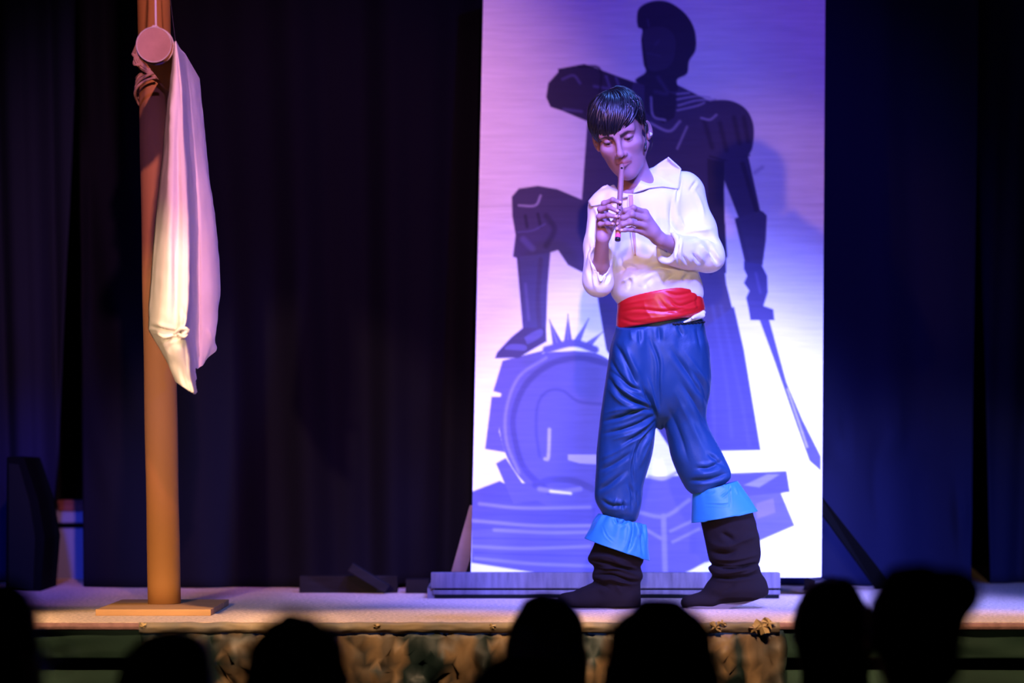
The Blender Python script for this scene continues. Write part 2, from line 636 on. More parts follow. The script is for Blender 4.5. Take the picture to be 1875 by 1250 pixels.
# ------------------------------------------------------------ things in the dark at the left
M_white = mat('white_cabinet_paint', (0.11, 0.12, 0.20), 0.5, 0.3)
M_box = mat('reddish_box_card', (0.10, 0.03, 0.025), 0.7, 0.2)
M_blk = mat('black_lacquer', (0.002, 0.002, 0.0025), 0.9, 0.03)
Yb = 11.0
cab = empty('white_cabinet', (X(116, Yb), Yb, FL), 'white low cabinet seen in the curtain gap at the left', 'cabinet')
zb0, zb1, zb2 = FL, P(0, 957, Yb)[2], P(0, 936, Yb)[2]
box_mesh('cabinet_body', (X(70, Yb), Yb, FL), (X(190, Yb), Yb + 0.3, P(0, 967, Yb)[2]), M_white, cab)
box_mesh('painted_gap_shade', (X(74, Yb), Yb + 0.02, P(0, 967, Yb)[2]), (X(186, Yb), Yb + 0.28, zb1), M_dark, cab)  # solid filler, its near-black colour stands for the shade under the top
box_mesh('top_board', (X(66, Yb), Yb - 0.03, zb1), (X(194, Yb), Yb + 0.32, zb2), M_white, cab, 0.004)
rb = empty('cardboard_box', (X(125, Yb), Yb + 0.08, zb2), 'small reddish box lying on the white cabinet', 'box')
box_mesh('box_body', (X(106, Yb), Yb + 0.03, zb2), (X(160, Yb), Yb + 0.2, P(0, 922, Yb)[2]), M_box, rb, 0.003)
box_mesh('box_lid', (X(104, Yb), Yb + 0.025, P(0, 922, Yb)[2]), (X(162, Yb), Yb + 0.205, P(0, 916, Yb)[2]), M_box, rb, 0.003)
# a dark tall case with a slanted side stands in front of the far left curtain
Yc = 10.1
case = empty('dark_case', (X(40, Yc), Yc, FL), 'tall black case with a slanted side at the far left of the stage', 'case')
out = [(10, 1086), (74, 1090), (82, 985), (70, 915), (44, 838), (12, 836)]
prism_between('case_body', [P(a, b, Yc) * (1, 1, 1) for a, b in out], [P(a, b, Yc) + (0, 0.35, 0) for a, b in out], M_blk, case, 0.004)
prism_between('front_board', [P(a, b, Yc) + (0, -0.02, 0) for a, b in [(18, 1076), (62, 1080), (66, 985), (56, 920), (36, 850), (18, 848)]],
              [P(a, b, Yc) - (0, 0.001, 0) for a, b in [(18, 1076), (62, 1080), (66, 985), (56, 920), (36, 850), (18, 848)]], M_dark, case)

# loose dark boards lying against the curtain foot
M_plank = mat('dark_plank_wood', (0.007, 0.005, 0.007), 0.85, 0.08, 0.3, 30, 0.3, 6, (1, 8, 8))


def plank(a, b, th, dp, label):
    a = np.array(a); b = np.array(b)
    d = (b - a) / np.linalg.norm(b - a)
    n = np.cross(d, (0, 1, 0)); n /= np.linalg.norm(n)
    if n[2] < 0: n = -n
    A = [a, a + n * th, b + n * th, b]
    o = prism_between('plank', A, [q + (0, dp, 0) for q in A], M_plank, None, 0.003)
    return tag(o, label, 'plank', 'loose dark planks behind the stage')


plank(P(548, 1086, 9.98) * (1, 1, 0) + (0, 0, FL + 0.001), P(728, 1086, 9.98) * (1, 1, 0) + (0, 0, FL + 0.001), 0.055, 0.06,
      'dark plank lying flat on the floor behind the stage centre')
q0 = P(636, 1051, 9.9); q0[2] = FL + 0.062
q1 = P(704, 1080, 9.9); q1[2] = FL + 0.002
plank(q1, (q0[0], 9.9, FL + 0.075), 0.03, 0.06, 'short dark plank propped at a slant against the flat plank')
plank((X(742, 9.9), 9.95, FL + 0.001), (X(786, 9.9), 9.95, FL + 0.001), 0.045, 0.1, 'dark block lying beside the end of the backdrop base')

# ============================================================ painted backdrop on its wooden foot
flat = empty('painted_backdrop', (X(1183, 9.8), 9.8, FL), 'tall white backdrop painted with a grey swordsman, behind the boy', 'backdrop')
BL, BR = P(862, 1057, 9.80), P(1504, 1057, 9.80)
TL, TR = P(886, -60, 9.98), P(1511.5, -60, 9.98)
TH = 0.02

# --- the painting, rasterised to paint colours per point of the board
W0, H0, WW, HH = 850, -70, 680, 1140
SS = 1
yy, xx = np.mgrid[0:HH, 0:WW].astype(np.float32)
xx += W0
yy += H0
paint = np.zeros((HH, WW, 3), np.float32)
paint[:] = (0.80, 0.80, 0.82)
D = (0.062, 0.052, 0.115)
D2 = (0.035, 0.030, 0.065)
Mi = (0.105, 0.098, 0.24)
Lt = (0.20, 0.19, 0.38)
Hl = (0.36, 0.34, 0.50)
Wh = (0.78, 0.78, 0.80)


def blend(mask, col):
    global paint
    paint = paint * (1 - mask[..., None]) + np.array(col, np.float32) * mask[..., None]


def poly(pts, col, smooth=True, soft=1.0):
    p = np.array(pts, float)
    if smooth:
        q = np.vstack([p[-2:], p, p[:2]])
        p = catmull(q, 6)[12:-12]
    lo = np.maximum(p.min(0) - 4, (W0, H0)).astype(int)
    hi = np.minimum(p.max(0) + 5, (W0 + WW, H0 + HH)).astype(int)
    if (hi <= lo).any(): return
    sl = (slice(lo[1] - H0, hi[1] - H0), slice(lo[0] - W0, hi[0] - W0))
    u, v = xx[sl], yy[sl]
    ins = np.zeros(u.shape, bool)
    d = np.full(u.shape, 1e9)
    for (ax, ay), (bx, by) in zip(p, np.roll(p, -1, 0)):
        if ay != by:
            c = ((ay > v) != (by > v)) & (u < (bx - ax) * (v - ay) / (by - ay) + ax)
            ins ^= c
        dx, dy = bx - ax, by - ay
        t = np.clip(((u - ax) * dx + (v - ay) * dy) / (dx * dx + dy * dy + 1e-9), 0, 1)
        d = np.minimum(d, np.hypot(u - ax - t * dx, v - ay - t * dy))
    m = np.zeros((HH, WW), np.float32)
    m[sl] = np.clip(np.where(ins, d, -d) / (2 * soft) + 0.5, 0, 1)
    blend(m, col)


def stroke(pts, wd, col, soft=1.2, op=1.0):
    p = catmull(pts, 6) if len(pts) > 2 else np.array(pts, float)
    m = np.zeros((HH, WW), np.float32)
    lo = np.maximum(p.min(0) - wd - 4, (W0, H0)).astype(int)
    hi = np.minimum(p.max(0) + wd + 5, (W0 + WW, H0 + HH)).astype(int)
    if (hi <= lo).any(): return
    sl = (slice(lo[1] - H0, hi[1] - H0), slice(lo[0] - W0, hi[0] - W0))
    d = poly_dist(xx[sl], yy[sl], p)
    m[sl] = np.clip((wd * .42 - d) / (2 * soft) + 0.5, 0, 1) * op
    blend(m, col)


# plinth of boards
poly([(863, 905), (925, 885), (1090, 880), (1230, 870), (1440, 862), (1446, 900), (1430, 903), (1455, 962), (1390, 990), (1255, 1048), (985, 1049), (863, 1030)], Mi, False)
poly([(863, 900), (915, 880), (1000, 925), (1090, 930), (1090, 960), (863, 970)], (0.085, 0.08, 0.20), False)
poly([(1330, 868), (1440, 863), (1446, 900), (1330, 912)], (0.075, 0.07, 0.175), False)
poly([(1362, 888), (1405, 868), (1428, 868), (1390, 892)], Lt, False)
poly([(1388, 918), (1424, 906), (1430, 942), (1392, 958)], (0.11, 0.10, 0.15), False)
poly([(1384, 922), (1416, 912), (1420, 938), (1386, 950)], (0.17, 0.14, 0.145), False)
for a in ([(878, 922), (960, 930), (1080, 928)], [(866, 953), (980, 962), (1090, 962)], [(905, 970), (1000, 975), (1080, 974)],
          [(866, 1000), (960, 1004), (1080, 1000)], [(870, 1022), (980, 1032), (1090, 1036)]):
    stroke(a, 7, Lt, 2)
for a in ([(865, 985), (1080, 988)], [(870, 1012), (1080, 1018)], [(865, 940), (1080, 945)]):
    stroke(a, 3, (0.08, 0.075, 0.19), 1.5)
stroke([(1215, 945), (1218, 1048)], 11, Lt, 2)
stroke([(1160, 935), (1216, 945), (1262, 915)], 8, Lt, 2)
stroke([(1175, 965), (1210, 985)], 7, Lt, 2)
stroke([(1228, 972), (1275, 950)], 6, Lt, 2)
stroke([(1232, 992), (1280, 968)], 6, Lt, 2)
poly([(1256, 1049), (1290, 1030), (1310, 1026), (1310, 1049)], Wh, False)
# round shield shape under the foot, with notched rim and a crown of spikes
poly([(1052, 642), (1110, 655), (1170, 720), (1190, 800), (1170, 870), (1110, 912), (1040, 918), (975, 895), (935, 850), (915, 790), (918, 720), (950, 670), (1000, 645)], Mi)
poly([(920, 660), (1000, 640), (940, 700), (925, 722), (903, 716)], Mi, False)
poly([(900, 726), (922, 726), (914, 790), (925, 828), (888, 822)], Mi, False)
poly([(908, 848), (926, 838), (960, 890), (990, 915), (940, 922)], Mi, False)
stroke([(1120, 668), (1060, 655), (1005, 668), (962, 705), (940, 760), (944, 810), (962, 860), (1005, 900)], 13, (0.07, 0.064, 0.17), 2)
stroke([(1000, 655), (950, 690), (927, 750), (928, 810), (950, 865)], 6, Lt, 2)
stroke([(1105, 740), (1060, 735), (1030, 715), (1003, 716), (985, 740), (982, 790), (988, 835)], 6, (0.075, 0.07, 0.185), 2)
stroke([(1006, 786), (1004, 836), (998, 840)], 7, Hl, 1.5)
poly([(1040, 832), (1095, 832), (1095, 850), (1062, 848), (1040, 842)], Hl, False)
stroke([(980, 888), (1010, 878), (1050, 880), (1085, 895)], 14, (0.075, 0.07, 0.175), 2)
stroke([(988, 895), (1025, 900), (1062, 895)], 10, Lt, 2)
stroke([(1008, 899), (1045, 903)], 5, Wh, 1.5)
for a in ([(1006, 585), (1030, 628), (1012, 632)], [(1040, 575), (1048, 626), (1032, 628)], [(1078, 583), (1060, 634), (1046, 630)], [(1104, 607), (1078, 640), (1062, 634)]):
    poly(a, Mi, False)
    c = np.mean(a[1:], 0)
    stroke([a[0], tuple(c)], 2.5, Lt, 1)
stroke([(1000, 640), (1050, 628), (1090, 640)], 16, Mi, 2)
poly([(1090, 880), (1186, 850), (1190, 772), (1240, 772), (1240, 830), (1250, 870)], Wh, False)
stroke([(1188, 872), (1215, 876), (1240, 864)], 7, Hl, 1.5)
# bent leg on the shield and its shoe
poly([(937, 360), (950, 345), (985, 340), (1020, 346), (1065, 365), (1110, 385), (1110, 500), (1065, 498), (1040, 485), (1022, 458), (1008, 462), (1003, 520), (1000, 600), (1001, 625), (975, 640), (950, 655), (906, 656), (910, 645), (935, 618), (957, 600), (952, 540), (946, 472), (939, 470), (944, 430), (938, 395)], D, False)
poly([(951, 470), (1006, 462), (1001, 530), (1000, 600), (958, 600)], (0.07, 0.065, 0.16), False)
stroke([(990, 475), (985, 545), (988, 600)], 10, D, 2)
stroke([(962, 520), (968, 585)], 6, Mi, 2)
stroke([(950, 376), (980, 376), (990, 358)], 4, Hl, 1.5)
stroke([(962, 395), (965, 415)], 7, D2, 1.5)
stroke([(985, 392), (990, 415)], 7, D2, 1.5)
stroke([(948, 425), (975, 422), (998, 410)], 3, Mi, 1.5)
stroke([(958, 438), (975, 455)], 13, Mi, 3, 0.7)
stroke([(1000, 395), (1015, 420), (1000, 450)], 12, D2, 3, 0.8)
poly([(925, 640), (935, 630), (962, 632), (960, 642)], Mi)
poly([(960, 618), (990, 602), (992, 615), (965, 630)], Mi)
# torso, coat skirt
poly([(1095, 130), (1160, 150), (1240, 155), (1310, 190), (1330, 250), (1312, 290), (1318, 420), (1330, 520), (1360, 640), (1393, 824), (1230, 826), (1110, 640), (1065, 370), (1075, 230)], D, False)
poly([(1290, 600), (1345, 560), (1368, 660), (1394, 824), (1270, 826)], (0.062, 0.058, 0.15), False)
poly([(1295, 280), (1326, 290), (1330, 500), (1300, 505)], D, False)
for a in ([(1305, 560), (1330, 700), (1340, 800)], [(1320, 560), (1355, 720), (1372, 815)], [(1300, 640), (1310, 815)]):
    stroke(a, 7, (0.08, 0.075, 0.18), 3, 0.6)
# raised arm
poly([(1000, 178), (1004, 152), (1022, 132), (1022, 126), (1070, 117), (1095, 126), (1160, 150), (1150, 190), (1095, 230), (1070, 220), (1030, 203), (1008, 196)], D2, False)
for a in ([(1030, 145), (1050, 138), (1062, 152)], [(1110, 140), (1116, 158)], [(1128, 142), (1134, 160)], [(1088, 158), (1150, 168)], [(1032, 200), (1065, 204)]):
    stroke(a, 5, Mi, 1.8, 0.8)
stroke([(1060, 122), (1100, 130), (1090, 215)], 5, (0.02, 0.018, 0.04), 2)
poly([(1180, 150), (1240, 175), (1235, 215), (1215, 226), (1180, 205)], D2, False)
stroke([(1192, 178), (1196, 212), (1218, 220)], 4, Hl, 1.5, 0.8)
stroke([(1190, 225), (1225, 240), (1245, 222)], 5, Hl, 1.6, 0.8)
stroke([(1258, 232), (1240, 272)], 4, Hl, 1.5, 0.7)
# head with a soft cap
poly([(1166, 40), (1170, 15), (1195, 2), (1225, 4), (1255, 25), (1272, 55), (1274, 90), (1262, 112), (1258, 135), (1240, 146), (1236, 168), (1165, 150), (1182, 132), (1178, 115), (1174, 75), (1176, 55), (1168, 50)], D2)
poly([(1176, 60), (1215, 50), (1236, 70), (1232, 112), (1212, 128), (1186, 124)], (0.05, 0.043, 0.09))
stroke([(1186, 36), (1188, 48)], 4, D, 1.5)
stroke([(1206, 75), (1200, 82)], 5, D, 1.5)
stroke([(1186, 98), (1208, 102)], 4, D, 1.5)
stroke([(1205, 142), (1222, 170), (1200, 168)], 7, D, 3)
# ruffled collar, puffed sleeve
for i, a in enumerate(([(1240, 172), (1262, 170)], [(1240, 182), (1275, 176), (1300, 178)], [(1242, 193), (1275, 184), (1310, 182)], [(1240, 202), (1275, 194), (1290, 188)])):
    stroke(a, 3.5, Hl, 1.2, 0.8)
poly([(1290, 190), (1330, 183), (1362, 196), (1378, 222), (1380, 255), (1370, 284), (1330, 298), (1290, 280), (1282, 230)], D)
for a in ([(1290, 222), (1304, 270)], [(1318, 225), (1330, 275)], [(1344, 215), (1354, 262)], [(1362, 215), (1370, 258)]):
    stroke(a, 10, D2, 3, 0.8)
stroke([(1284, 216), (1300, 219), (1312, 210)], 4, Hl, 1.4, 0.8)
stroke([(1300, 286), (1340, 296), (1372, 284)], 4, D2, 1.5)
# hanging arm, gauntlet, hand, sword
poly([(1324, 296), (1370, 285), (1392, 385), (1398, 388), (1404, 396), (1402, 440), (1396, 485), (1362, 490), (1345, 400), (1352, 398), (1326, 330)], D, False)
poly([(1324, 300), (1326, 330), (1345, 396), (1316, 420), (1300, 300)], Wh, False)
poly([(1295, 290), (1326, 296), (1328, 420), (1332, 470), (1300, 505)], D2, False)
poly([(1330, 500), (1335, 450), (1327, 400), (1326, 340), (1348, 400), (1366, 490), (1364, 560), (1372, 582), (1392, 588), (1496, 852), (1393, 824), (1362, 640)], Wh, False)
stroke([(1360, 300), (1385, 385)], 10, D2, 2, 0.8)
poly([(1345, 400), (1392, 386), (1404, 394), (1402, 440), (1396, 486), (1366, 490)], (0.07, 0.06, 0.13), False)
stroke([(1350, 405), (1370, 478)], 7, D, 1.5)
poly([(1362, 478), (1394, 484), (1405, 505), (1406, 535), (1398, 560), (1416, 566), (1418, 586), (1374, 586), (1370, 562), (1366, 545), (1372, 532), (1362, 518), (1368, 505), (1362, 492)], (0.07, 0.065, 0.17), False)
stroke([(1384, 500), (1392, 535)], 5, Mi, 2)
poly([(1391, 586), (1408, 584), (1440, 700), (1470, 770), (1503, 835), (1503, 862), (1482, 843), (1456, 770), (1418, 660)], (0.085, 0.08, 0.20), False)
stroke([(1442, 712), (1478, 818)], 4, Hl, 1.2)
# stray brush smudge and a thin darker line across the board
stroke([(1382, 316), (1396, 306)], 6, (0.3, 0.25, 0.4), 3, 0.6)
stroke([(862, 378), (1520, 374)], 2.5, (0.0, 0.0, 0.02), 2, 0.16)

NU, NV = 330, 560
uu = np.linspace(0, 1, NU)[:, None, None]
vv = np.linspace(0, 1, NV)[None, :, None]
G = (TL * (1 - uu) + TR * uu) * (1 - vv) + (BL * (1 - uu) + BR * uu) * vv
G = G.reshape(-1, 3)
pu, pv = proj(G)
fx = np.clip(pu - W0, 0, WW - 2); fy = np.clip(pv - H0, 0, HH - 2)
i0 = fx.astype(int); j0 = fy.astype(int)
ax = (fx - i0)[:, None]; ay = (fy - j0)[:, None]
colr = (paint[j0, i0] * (1 - ax) + paint[j0, i0 + 1] * ax) * (1 - ay) + (paint[j0 + 1, i0] * (1 - ax) + paint[j0 + 1, i0 + 1] * ax) * ay
M_paint = mat('painted_board', (0.8, 0.8, 0.8), 0.7, 0.15, 0.12, 30, 0.06, 10, (0.7, 0.7, 9), attr='paint')
M_bare = mat('bare_pine', (0.20, 0.125, 0.10), 0.7, 0.2, 0.2, 40, 0.25, 6, (1, 6, 1))
po = mesh_quads('painted_panel', G, grid_faces(NU, NV), M_paint, flat)
set_colors(po, 'paint', colr)
bk = np.array((0, 1.0, 0.0))
prism_between('panel_core', [BL + bk * 0.002, BR + bk * 0.002, TR + bk * 0.002, TL + bk * 0.002],
              [BL + bk * TH, BR + bk * TH, TR + bk * TH, TL + bk * TH], mat('panel_edge', (0.7, 0.7, 0.72), 0.7, 0.2), flat)
# wooden foot: two long boards in front, end blocks, a raking brace and a raking black strip behind
M_base = mat('grey_timber', (0.115, 0.10, 0.125), 0.75, 0.2, 0.25, 30, 0.3, 5, (9, 1, 1.5))
Yf = 9.62
zz_ = lambda py: P(0, py, Yf)[2]
box_mesh('front_board', (X(789, Yf), Yf, zz_(1077)), (X(1428, Yf), Yf + 0.05, zz_(1048)), M_base, flat, 0.003)
box_mesh('front_board', (X(792, Yf), Yf + 0.006, FL + 0.012), (X(1428, Yf), Yf + 0.05, zz_(1080)), M_base, flat, 0.003)
box_mesh('painted_shade_strip', (X(796, Yf), Yf + 0.008, FL + 0.0005), (X(1426, Yf), Yf + 0.06, zz_(1062)), M_dark, flat)  # near-black strip added for the shade between and below the boards
for px in (800, 1010, 1210, 1400):
    x = X(px, Yf)
    box_mesh('foot_block', (x - 0.03, Yf + 0.012, FL), (x + 0.03, 10.2, zz_(1076.5)), M_base, flat)
for a, b, c, d in (((860, 925), (876, 925), (850, 1047), (826, 1047)), ((1496, 925), (1512, 925), (1500, 1047), (1485, 1047))):
    f = [P(a[0], a[1], 9.86), P(b[0] + 20, b[1], 9.86), P(c[0] + 3, c[1], 9.90), P(d[0], d[1], 9.90)]
    if a[0] < 900:
        prism_between('raking_strip', f, [q + (0, 0.04, 0) for q in f], M_bare, flat, 0.002)
f = [P(1486, 915, 9.875), P(1497, 898, 9.88), P(1640, 1078, 10.2), P(1605, 1074, 10.2)]
f[2][2] = f[3][2] = FL + 0.001
prism_between('raking_strip', f, [q + (0, 0.04, 0) for q in f], M_blk, flat, 0.002)  # black strip slanting from the panel edge down to the floor
for px in (850, 1500):
    x = X(px, 9.9)
    box_mesh('back_rail', (x - 0.02, 9.84 if px > 1400 else 9.95, FL), (x + 0.02, 10.22, FL + 0.045), M_base, flat)

# ============================================================ mast with yard (lashed: one thing)
M_card = mat('brown_cardboard_tube', (0.33, 0.140, 0.038), 0.75, 0.25, 0.08, 60, 0.12, 3, (1, 1, 0.3))
M_cap = mat('yard_end_card', (0.36, 0.20, 0.16), 0.8, 0.2, 0.1, 40, 0.12, 25)
M_ply = mat('plywood', (0.42, 0.22, 0.09), 0.6, 0.3, 0.1, 40, 0.2, 4, (1, 8, 8))
M_rope = mat('brown_cloth_strip', (0.36, 0.20, 0.13), 0.8, 0.2, 0.3, 60, 0.3, 40)
M_string = mat('pale_string', (0.5, 0.42, 0.4), 0.8, 0.2)
mb = P(301, 1105, 9.0)
PT = 0.018
mast = empty('mast', (mb[0], 9.0, FL), 'brown cardboard ship mast on a plywood base at the left of the stage', 'mast')
xl, xr = P(180, 1120, 8.75)[0], P(390, 1120, 8.75)[0]
ya = (CAM_Z - FL) * FPX / (1126 - 805.0)
yb_ = ya + 0.55
prism_between('base_plate', [(xl, ya, FL), (xr, ya, FL), (xr, yb_, FL), (xl + 0.005, yb_, FL)],
              [(xl, ya, FL + PT), (xr, ya, FL + PT), (xr, yb_, FL + PT), (xl + 0.005, yb_, FL + PT)], M_ply, mast, 0.0015)
MR = S(30, 9.0)
pb = np.array((P(301, 1106, 9.0)[0], 9.0, FL + PT + 0.0005))
pt = P(275.5, -330, 9.0)
n = 40
path = [pb + (pt - pb) * t for t in np.linspace(0, 1, n)]
tube('mast_tube', path, [MR * (1 + 0.012 * math.sin(i * 0.9)) for i in range(n)], M_card, mast, 40)
mx = lambda z: pb + (pt - pb) * ((z - pb[2]) / (pt[2] - pb[2]))
# yard, a shorter tube lashed to the side of the mast and pointing at the hall
yn = P(282, 82, 8.2)
yf = P(345, 152, 9.22)
yf = P(327, 0, 8.94); yf[2] = yn[2] - 0.004
YR = S(32, 8.2)
# hollow cardboard tube with a rim, and its end disc
tp = [yn + (yf - yn) * t for t in np.linspace(0, 1, 8)]
tube('yard_tube', tp, YR, M_card, mast, 40)
dv = (yf - yn) / np.linalg.norm(yf - yn)
tube('end_disc', [yn - dv * 0.004, yn - dv * 0.0005], YR * 0.965, M_cap, mast, 40, smooth=False)
ring = [yn - dv * 0.003 + YR * (math.cos(a) * np.array((1, 0, 0)) + math.sin(a) * np.array((0, 0, 1))) for a in np.linspace(0, 2 * math.pi, 41)]
tube('end_tape', ring, 0.0016, M_string, mast, 6)
# lashing of twisted cloth strips
parts = []
rs = np.random.RandomState(5)
def wrap(z0, z1, turns, r, rad, fl, ph=0.0, cx=None):
    pts = []
    k = int(28 * turns)
    for i in range(k + 1):
        t = i / k
        a = ph + 2 * math.pi * turns * t
        z = z0 + (z1 - z0) * t + 0.004 * math.sin(3 * a + ph)
        c = mx(z)
        rr = r * (1 + 0.03 * math.sin(5 * a))
        pts.append(c + rr * np.array((math.cos(a), math.sin(a), 0)))
    return tube_vf(pts, rad, 7, fl)
zl = lambda py: P(280, py, 9.0)[2]
parts.append(wrap(zl(150), zl(146), 1, MR + 0.004, 0.007, 1.0))
parts.append(wrap(zl(142), zl(138), 1, MR + 0.005, 0.006, 1.0, 1.0))
parts.append(wrap(zl(150), zl(140), 2, MR + 0.007, 0.004, 1.0, 0.5))
for j in range(6):                                        # slanting strips up to the yard
    a0, a1 = P(300 - 4 * j, 148 - 2 * j, 8.93), P(262 - 3 * j, 128 - 5 * j, 8.935)
    a2, a3 = P(250 - 1.0 * j, 112 - 3 * j, 8.97), P(254, 92 - 3 * j, 9.03)
    parts.append(tube_vf(catmull([a0, a1, a2, a3], 6), 0.0045 + 0.001 * (j % 2), 6, 1.0))
for s in (0, 0.018, 0.034):                               # loops around yard and mast together
    c0 = np.array((yn[0], 8.945 - s * 0.4, yn[2]))
    pts = []
    cm = mx(yn[2])
    for a in np.linspace(1.9, 4.0, 18):
        ex = (yn[0] + cm[0]) / 2 + (MR + YR + 0.004) * math.cos(a)
        pts.append((ex, 9.0 - s + (-0.06 if math.sin(a) > 0 else 0.06) * abs(math.sin(a)) ** 0.5 * 1.0, yn[2] - 0.02 + (YR + 0.006) * math.sin(a) - s))
    parts.append(tube_vf(pts, 0.004, 6))
for j in range(5):                                        # knot and loose tails at the left
    a = P(252 + rs.uniform(-3, 4), 96 + rs.uniform(-4, 6), 8.94)
    b = P(245 + rs.uniform(-2, 10), 110 + rs.uniform(-6, 8), 8.93)
    c = P(256 + rs.uniform(-4, 4), 118 + rs.uniform(-5, 5), 8.93)
    parts.append(tube_vf(catmull([a, b, c], 6), 0.0035, 6))
joined('lashing', parts, M_rope, mast)
# string from yard end up to the mast head, with a turn around the yard
top = pt - np.array((0, 0.0, 0.05))
st = [tube_vf([yn + dv * 0.03 + (0.002, 0, YR + 0.001), (yn + dv * 0.03 + (0.002, 0, YR)) * 0.6 + top * 0.4 + (0.004, 0, -0.01), top], 0.0028, 6)]
st.append(tube_vf([yn + dv * 0.03 + (YR + 0.003) * (math.cos(a) * np.array((1, 0, 0)) + math.sin(a) * np.array((0, 0, 1))) for a in np.linspace(0, 2 * math.pi, 30)], 0.0022, 6))
for k in range(4):
    q = yn + dv * 0.03 + np.array((-0.005 + 0.003 * k, 0, YR + 0.002))
    st.append(tube_vf([q + (-0.006, -0.004, 0), q + (0, -0.005, 0.006), q + (0.006, 0.002, 0.001)], 0.002, 6))
joined('halyard', st, M_string, mast)
q1 = yn + dv * 0.3 + np.array((YR * 0.7, 0, YR * 0.7))
tube('stay_line', [q1, q1 * 0.5 + top * 0.5, top], 0.0012, mat('black_thread', (0.02, 0.015, 0.02), 0.8), mast, 5)

# ============================================================ sail, hanging from the yard
M_sail = mat('cream_sail_cotton', (0.80, 0.75, 0.68), 0.85, 0.15, 0.25, 45, 0.05, 10)
# columns: (list of (px, py, Y) from the yard down to the hem), left free edge to rear edge
cols = [
    [(320, 80, 8.22), (312, 150, 8.22), (301, 250, 8.25), (286, 400, 8.28), (276, 520, 8.30), (272, 592, 8.32), (274, 607, 8.31), (290, 634, 8.30), (312, 680, 8.28), (320, 694, 8.28)],
    [(320, 79, 8.21), (316, 150, 8.19), (309, 250, 8.18), (299, 400, 8.17), (291, 520, 8.17), (288, 590, 8.17), (291, 612, 8.19), (302, 640, 8.20), (318, 682, 8.22), (326, 700, 8.23)],
    [(320, 78, 8.205), (320, 150, 8.18), (317, 250, 8.16), (313, 400, 8.13), (309, 520, 8.12), (306, 585, 8.13), (308, 613, 8.16), (316, 640, 8.17), (326, 684, 8.2), (334, 707, 8.21)],
    [(321, 77, 8.20), (325, 150, 8.18), (325, 250, 8.17), (326, 400, 8.15), (324, 520, 8.14), (322, 585, 8.14), (323, 608, 8.15), (328, 640, 8.16), (335, 686, 8.2), (343, 713, 8.21)],
    [(321, 76, 8.20), (329, 150, 8.19), (332, 250, 8.17), (337, 400, 8.14), (337, 520, 8.13), (336, 585, 8.12), (335, 606, 8.12), (338, 640, 8.17), (343, 690, 8.2), (350, 717, 8.21)],
    [(322, 76, 8.21), (332, 150, 8.20), (337, 250, 8.19), (346, 400, 8.17), (347, 520, 8.16), (344, 572, 8.16), (341, 605, 8.17), (345, 640, 8.2), (350, 690, 8.22), (355, 719, 8.22)],
    [(324, 80, 8.30), (334, 152, 8.33), (341, 252, 8.36), (348, 400, 8.40), (350, 520, 8.42), (350, 580, 8.42), (350, 612, 8.42), (352, 642, 8.41), (355, 688, 8.38), (357.5, 718, 8.35)],
    [(330, 90, 8.45), (337, 155, 8.50), (345, 254, 8.55), (355, 400, 8.60), (357, 520, 8.62), (357, 580, 8.62), (357, 612, 8.6), (357, 640, 8.58), (357.5, 665, 8.56), (358, 677, 8.55)],
    [(338, 98, 8.6), (343, 158, 8.64), (351, 256, 8.68), (361, 400, 8.71), (363, 520, 8.72), (363, 580, 8.72), (363, 610, 8.72), (362, 640, 8.71), (361, 660, 8.7), (360, 675, 8.69)],
    [(344, 108, 8.70), (349, 160, 8.70), (357, 258, 8.72), (368, 400, 8.72), (371, 520, 8.72), (372, 580, 8.72), (372, 610, 8.72), (371, 635, 8.72), (370, 655, 8.72), (369, 670, 8.72)],
    [(351, 120, 8.85), (357, 164, 8.80), (365, 262, 8.78), (380, 400, 8.76), (387, 520, 8.75), (387, 575, 8.75), (386, 605, 8.74), (384, 628, 8.74), (380, 648, 8.74), (378, 661, 8.75)],
    [(358, 132, 8.98), (363, 170, 8.9), (372, 266, 8.86), (390, 400, 8.83), (397, 510, 8.82), (396, 570, 8.82), (394, 600, 8.8), (391, 618, 8.78), (389, 636, 8.79), (386, 650, 8.79)],
    [(365, 144, 9.1), (368, 178, 9.03), (377, 272, 8.98), (393, 400, 8.94), (403, 508, 8.92), (400, 560, 8.92), (396, 590, 8.9), (389, 616, 8.86), (394, 634, 8.85), (393, 640, 8.85)],
]
squeeze = lambda y: y if y < 8.6 else 8.6 + (y - 8.6) * .62
K = np.array([[P(a, b, squeeze(y)) for a, b, y in c] for c in cols])
A = np.array([catmull(c, 14) for c in K])                       # columns finer
Bm = np.array([catmull(A[:, j], 7) for j in range(A.shape[1])])  # (rows, cols)
nr, nc = Bm.shape[:2]
V = Bm.reshape(-1, 3)
Qs = grid_faces(nr, nc)
N = vert_normals(V, Qs)
rown = (np.arange(nr)[:, None] / nr * np.ones(nc)).ravel()
nz = vnoise(V * (1, 0.6, 0.35), 22, 2.0) * 0.5 + vnoise(V * (1, 0.6, 0.9), 38, 5.0) * 0.25
low = np.clip((rown - 0.55) * 2.2, 0, 1)
nl = vnoise(V, 16, 9.0)
V = V + N * (nz * 0.006 * np.clip(rown * 8, 0, 1) + nl * 0.010 * low * np.clip(rown * 8, 0, 1))[:, None]
V = folds(V, Qs, [([(274, 595), (300, 604), (330, 610)], 5, -0.012), ([(290, 634), (310, 620), (335, 615)], 5, -0.008), ([(276, 608), (300, 612), (325, 616)], 4, 0.008),
                  ([(318, 380), (320, 480), (322, 570)], 7, -0.004), ([(314, 120), (312, 250), (308, 380)], 4, 0.005), ([(334, 560), (338, 585), (330, 600)], 4, -0.01),
                  ([(380, 600), (388, 625)], 3, 0.006)])
sail = mesh_quads('sail', V, Qs, M_sail)
solidify(sail, 0.0025, 0)
